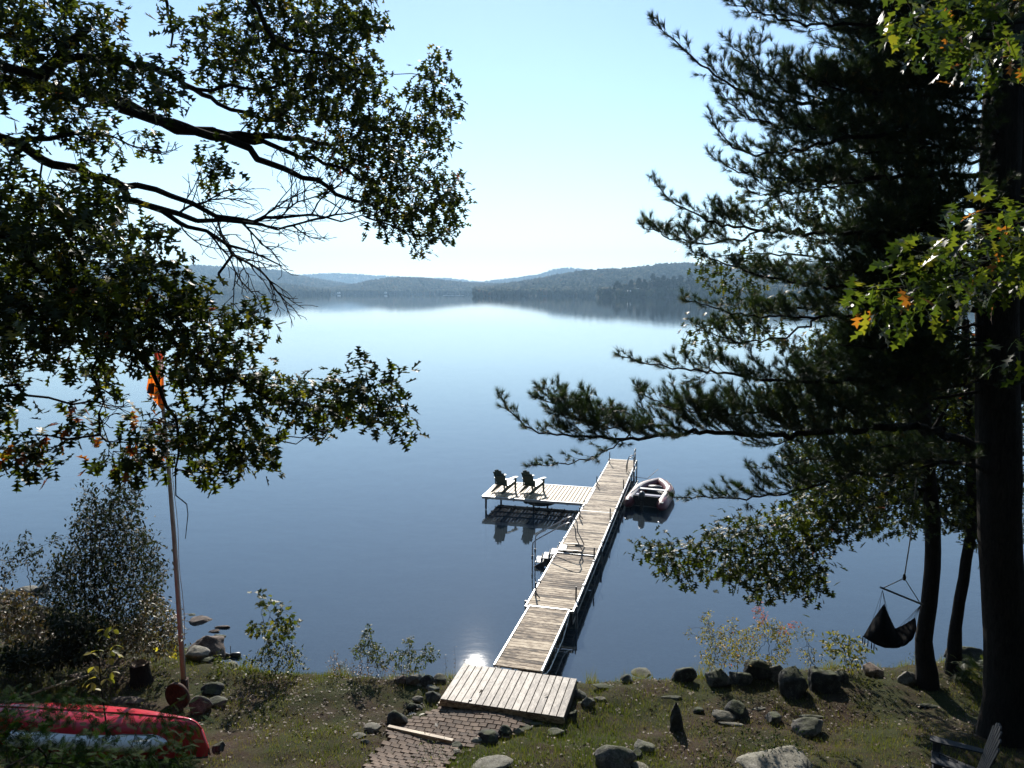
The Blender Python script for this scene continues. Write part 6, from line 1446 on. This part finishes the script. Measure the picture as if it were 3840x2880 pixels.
# second stem behind
b = MB(); t2 = crs([PY(3800, 1500, yb+.6), PY(3830, 1000, yb+.8), PY(3850, 500, yb+.9), PY(3870, 0, yb+1.0), PY(3880, -400, yb+1.0)], 4); b.tube(t2, list(np.linspace(.24, .15, len(t2))), 14); b.build("second_stem", M['bark'], pine)
TUFTS = [needle_tuft(22, s) for s in range(4)]
bp_, bd_, bs_ = [], [], []; bsk = Skeleton()
def bough(pts_px, dtip, r0=.06, dens=1.0, fromtrunk=True, up=.45, maxl=.75, bare_to=.18, world_pts=None, minl=.15):
    """pts from tip to trunk in photo px"""
    if world_pts is None:
        n = len(pts_px); P_ = [PY(x, y, yb+dtip*(1-i/(n-1))**1.2+(.1 if i < n-1 else 0)) for i, (x, y) in enumerate(pts_px)][::-1]
    else: P_ = world_pts
    if fromtrunk:
        A_t = np.array(tc); j = int(np.argmin(np.abs(A_t[:, 2]-(P_[0][2]-.1)))); P_ = [A_t[j]]+[p for p in P_ if np.linalg.norm(p-A_t[j]) > .38]
        ids = bsk.add_limb(P_, r0, .006, start=None, rng=rng, step=.12, rough=.03)
    else:
        s = bsk.nearest(P_[0]) if bsk.P else None; ids = bsk.add_limb([bsk.P[s]]+P_[1:], r0, .006, start=s, rng=rng, step=.12, rough=.03)
    n = len(ids); L = n*.12; side = 1; dens = dens*1.35
    for q, i in enumerate(ids):
        u = q/n
        if u < bare_to or i == ids[0]: continue
        T = bsk.P[i]-bsk.P[bsk.par[i]] if bsk.par[i] >= 0 else UP; T = T/(np.linalg.norm(T)+1e-9)
        for rep in range(2 if rng.random() < dens-1 else 1):
            if rng.random() > dens: continue
            side = -side; sd = np.cross(T, UP); sd /= np.linalg.norm(sd)+1e-9
            ln = (minl+maxl*math.sin(min(1, (1-u)*1.6)*math.pi*.5)*rng.uniform(.55, 1.15))*(.45+.55*min(1, (1-u)*3))
            dr = T*rng.uniform(.6, 1.0)+sd*side*rng.uniform(.15, .9)+UP*rng.uniform(-.15, 1.0)*up*1.4; dr /= np.linalg.norm(dr)
            branchlet(i, dr, ln)
        if u > .9:
            for _ in range(2): bp_.append(bsk.P[i]+rng.normal(size=3)*.01); bd_.append(T+UP*.3+rng.normal(size=3)*.3); bs_.append(rng.uniform(.11, .14))
def branchlet(start, dr, ln, depth=0):
    k = max(2, int(ln/.075)); p = np.array(bsk.P[start]); prev = start; d = dr.copy(); idl = []
    for j in range(k):
        d = d+UP*.07+rng.normal(size=3)*.07; d /= np.linalg.norm(d); p = p+d*(ln/k); bsk.P.append(p); bsk.par.append(prev); bsk.fixed.append(0); prev = len(bsk.P)-1; idl.append(prev)
        if j >= k*.25:
            bp_.append(p); bd_.append(d+rng.normal(size=3)*.45+UP*.15); bs_.append(rng.uniform(.11, .155))
            if True: bp_.append(p-d*.03); bd_.append(d+rng.normal(size=3)*.6); bs_.append(rng.uniform(.095, .13))
        if depth == 0 and ln > .3 and j >= 1 and rng.random() < .75:
            s = np.cross(d, UP); s /= np.linalg.norm(s)+1e-9; e = d*.8+s*rng.choice((-1, 1))*rng.uniform(.3, .9)+UP*rng.uniform(-.1, .6); branchlet(prev, e/np.linalg.norm(e), ln*rng.uniform(.25, .5)*(1-.3*j/k), 1)
    bp_.append(p); bd_.append(d); bs_.append(.125)
# traced boughs, tip first
bough(Cc([(950, 15), (1020, 50), (1100, 60), (1250, 100), (1350, 105), (1700, 95), (2050, 60)]), -1.2, .05, 1.5)
bough(Cc([(1130, -60), (1300, -20), (1500, 20), (1800, 0), (2060, -60)]), -.8, .05, 1.6)
bough(Cc([(610, 90), (690, 170), (780, 250), (880, 330), (950, 370), (1050, 420), (1130, 440), (1290, 450), (1500, 440), (1750, 420), (2050, 380)]), -1.3, .06, 1.3, maxl=.6)
bough(Cc([(940, 180), (1030, 270), (1120, 340), (1220, 400), (1400, 440)]), -1.2, .02, 1.3, False, maxl=.45)
bough(Cc([(1170, 235), (1230, 300), (1350, 360), (1500, 400), (1700, 380), (1900, 300), (2060, 200)]), -.9, .04, 1.4)
bough(Cc([(1450, 210), (1650, 260), (1850, 240), (2060, 120)]), .6, .04, 1.2)
bough(Cc([(860, 490), (890, 570), (960, 640), (1060, 670), (1200, 650), (1350, 620), (1550, 590), (1750, 520), (1900, 512), (2040, 530)]), -1.4, .06, 1.2, maxl=.6)
bough(Cc([(890, 400), (980, 480), (1100, 540), (1300, 560), (1500, 540), (1800, 530)]), -1.1, .03, 1.4, False, maxl=.6)
bough(Cc([(860, 670), (930, 715), (1040, 755), (1150, 775), (1400, 775), (1700, 765), (2050, 760)]), -1.2, .05, 1.2, maxl=.6)
bough(Cc([(980, 800), (1100, 840), (1250, 830), (1400, 800), (1600, 780)]), -1.3, .02, 1.3, False, maxl=.5)
bough(Cc([(620, 780), (660, 840), (740, 900), (850, 950), (1000, 985), (1200, 1000), (1500, 1005), (1800, 990), (2050, 1000)]), -1.5, .055, 1.35, maxl=.55)
bough(Cc([(570, 980), (640, 1010), (740, 1040), (900, 1050), (1080, 1010)]), -1.4, .02, 1.4, False, maxl=.35)
bough(Cc([(770, 1070), (830, 1110), (950, 1150), (1100, 1200), (1400, 1240), (1700, 1240), (2000, 1220)]), -1.0, .05, 1.3, maxl=.55)
bough(Cc([(740, 1290), (820, 1310), (900, 1340), (1050, 1365), (1200, 1370), (1500, 1360), (1950, 1330)]), -1.2, .045, 1.3, maxl=.45)
bough(Cc([(800, 1410), (950, 1470), (1150, 1460), (1350, 1420)]), -1.0, .02, 1.0, False, maxl=.45)
bough(D_([(260, 215), (310, 235), (400, 250), (480, 258), (650, 280), (850, 285), (1000, 270), (1160, 240)]), -1.6, .055, 1.3, maxl=.55)
bough(D_([(310, 295), (350, 330), (430, 355), (520, 370), (650, 352), (800, 340), (1000, 295)]), -1.7, .03, 1.4, False, maxl=.55)
bough(D_([(-30, 318), (-5, 365), (50, 400), (110, 418), (200, 422), (300, 425), (450, 412), (650, 418), (850, 402), (1000, 400), (1090, 425), (1155, 445)]), -1.9, .075, 1.9, maxl=.75, up=.5)
bough(D_([(82, 297), (100, 335), (140, 365), (210, 395), (290, 425)]), -1.75, .015, 1.5, False, maxl=.3)
bough(D_([(45, 490), (90, 494), (140, 490), (200, 470), (250, 445), (300, 425)]), -1.7, .013, 1.1, False, maxl=.18, minl=.08)
bough(D_([(100, 360), (180, 385), (270, 400), (360, 420)]), -1.8, .015, 1.6, False, maxl=.5)
bough(D_([(395, 568), (430, 572), (500, 575), (600, 572), (750, 545), (900, 505), (1050, 480), (1155, 500)]), -1.3, .04, 1.3, maxl=.5)
bough(D_([(590, 500), (660, 495), (750, 475), (900, 450), (1000, 430)]), -1.0, .02, .8, False, maxl=.3)
bough(D_([(700, 430), (780, 480), (900, 520), (1000, 500), (1155, 470)]), -.6, .03, .9, maxl=.6)
for (x0, y0, x1, y1, dt) in ((1250, 20, 2060, 300, .8), (1300, 300, 2060, 480, 1.2), (1350, 650, 2050, 700, .9), (1350, 880, 2050, 870, .7), (1300, 1130, 2050, 1120, .9), (1400, 1300, 2050, 1270, .5), (1350, 1550, 2050, 1480, .4), (1500, 150, 2060, 60, .2), (1650, 560, 2050, 640, -.6), (1600, 930, 2050, 930, -.5), (1650, 1180, 2040, 1180, .2), (1250, 520, 2050, 560, .5), (1300, 760, 2050, 900, 1.1), (1500, 420, 2050, 330, 1.4), (1450, 1050, 2050, 1080, 1.2), (1500, 1180, 2050, 1200, -.3), (1400, 1430, 2050, 1400, .8), (1500, 1640, 2050, 1600, .6), (1300, 180, 2050, 250, .3), (1350, 1150, 2050, 1150, -.6), (1250, 1290, 2050, 1260, -.2), (1350, 1480, 2050, 1430, -.4), (1250, 1580, 2050, 1530, .2), (1300, 1750, 2050, 1680, -.3), (1450, 1700, 2050, 1640, .6), (1550, 1330, 2050, 1330, .9), (1250, 1020, 2050, 1050, .2), (1150, 650, 2050, 600, .1), (1200, 350, 2050, 420, -.3)):
    bough(Cc([(x0, y0), (x0*.7+x1*.3, y0*.7+y1*.3+30), (x0*.35+x1*.65, y0*.35+y1*.65+25), (x1, y1)]), dt, .035, 1.25, maxl=.8)
# boughs on the sides the photo sees little of
for k in range(16):
    z = rng.uniform(5.5, 15.5); j = int(np.argmin(np.abs(np.array(tc)[:, 2]-z))); a = rng.uniform(-1.9, 1.5); L = rng.uniform(2.2, 4.2); d = np.array((math.cos(a), math.sin(a), 0)); p0 = tc[j]
    bough(None, 0, .04, .8, world_pts=[p0, p0+d*L*.35+UP*.05, p0+d*L*.7, p0+d*L+UP*.35], maxl=.7)
rr = bsk.radii(.0026, 2.5); fixed = np.array(bsk.fixed); li = set(np.where(fixed > 0)[0].tolist())
V, Fc = bsk.mesh(ids=li, sides=7, r=rr); mesh_thing_part("boughs", V, Fc, M['bark'], pine, smooth=True)["kind"] = "stuff"
V, Fc = bsk.mesh(ids=set(np.where(fixed == 0)[0].tolist()), sides=3, r=rr); mesh_thing_part("twigs", V, Fc, M['twig'], pine)["kind"] = "stuff"
Pn = np.array(bp_); Dn = np.array(bd_); Sn = np.array(bs_); Vs, Fs, Ts = [], [], []; nb = 0; tn = np.clip(rng.normal(.45, .22, len(Pn)), 0, 1)
for k in range(4):
    s = np.arange(len(Pn)) % 4 == k; V, Fc, tt = scatter(TUFTS[k], Pn[s], Dn[s], Sn[s], rng, tn[s]); Vs.append(V); Fs.append(Fc+nb); Ts.append(tt); nb += len(V)
mesh_thing_part("needles", np.concatenate(Vs), np.concatenate(Fs), M['needle'], pine, np.concatenate(Ts), kind='stuff')

# ---------------------------------------------------------------- cedar in the lower left foreground
rng = np.random.default_rng(12)
cb0 = np.array((-5.9, 7.6, float(ground_z(-5.9, 7.6))))
ced = thing("cedar_tree", "dark young cedar in the lower left corner, flat sprays over the red canoe", "cedar", tuple(cb0)); sk = Skeleton()
sk.add_limb([cb0-UP*.2, cb0+np.array((.1, .1, .7)), cb0+np.array((0, .1, 1.5)), cb0+np.array((.05, .1, 2.3))], .05, .02, rng=rng, step=.12)
pts = []
c10 = lambda pl: cr(0, 2200, 2.44, pl)
for pl, s_, dr in ((c10([(250, 1080), (420, 1000), (640, 930), (700, 1060), (900, 1130), (1060, 1160), (1300, 1160), (1560, 1180), (1500, 1330), (1300, 1290), (1060, 1280), (800, 1200), (560, 1200), (620, 1330), (450, 1400), (250, 1300)]), 40, .25), (c10([(0, 960), (250, 1000), (230, 1280), (330, 1420), (0, 1420)]), 30, .12), (c10([(0, 1420), (380, 1450), (620, 1480), (940, 1460), (1180, 1420), (1420, 1500), (1700, 1440), (1760, 1560), (1600, 1700), (0, 1700)]), 30, .08), (c10([(800, 1300), (960, 1300), (960, 1500), (760, 1480)]), 34, .2), (c10([(1500, 1060), (1640, 960), (1900, 1240), (1750, 1480), (1560, 1400)]), 40, .35)):
    for (a, c) in poly_points(pl, s_, rng, dr): pts.append(PY(a, c, 8.7+rng.normal()*.3))
pts = np.array(pts); ends, keep = sk.reach(pts, rng, step=.1, sag=.02); P = pts[keep]; par = np.array(sk.par)[ends]; Dv = P-np.array(sk.P)[par]; Dv /= np.linalg.norm(Dv, axis=1, keepdims=True)+1e-6
V, Fc = sk.mesh(sides=4, r=sk.radii(.0022)); mesh_thing_part("stems", V, Fc, M['twig'], ced)["kind"] = "stuff"
Q, DD, SS = leaf_cluster(P, Dv*2, 9, rng, .08, .25, (.11, .18)); tn = np.clip(rng.beta(1.5, 3, len(Q)), 0, 1)
V, Fc, tt = scatter(FROND, Q, DD, SS, rng, tn); mesh_thing_part("sprays", V, Fc, M['cedar'], ced, tt, kind='stuff')
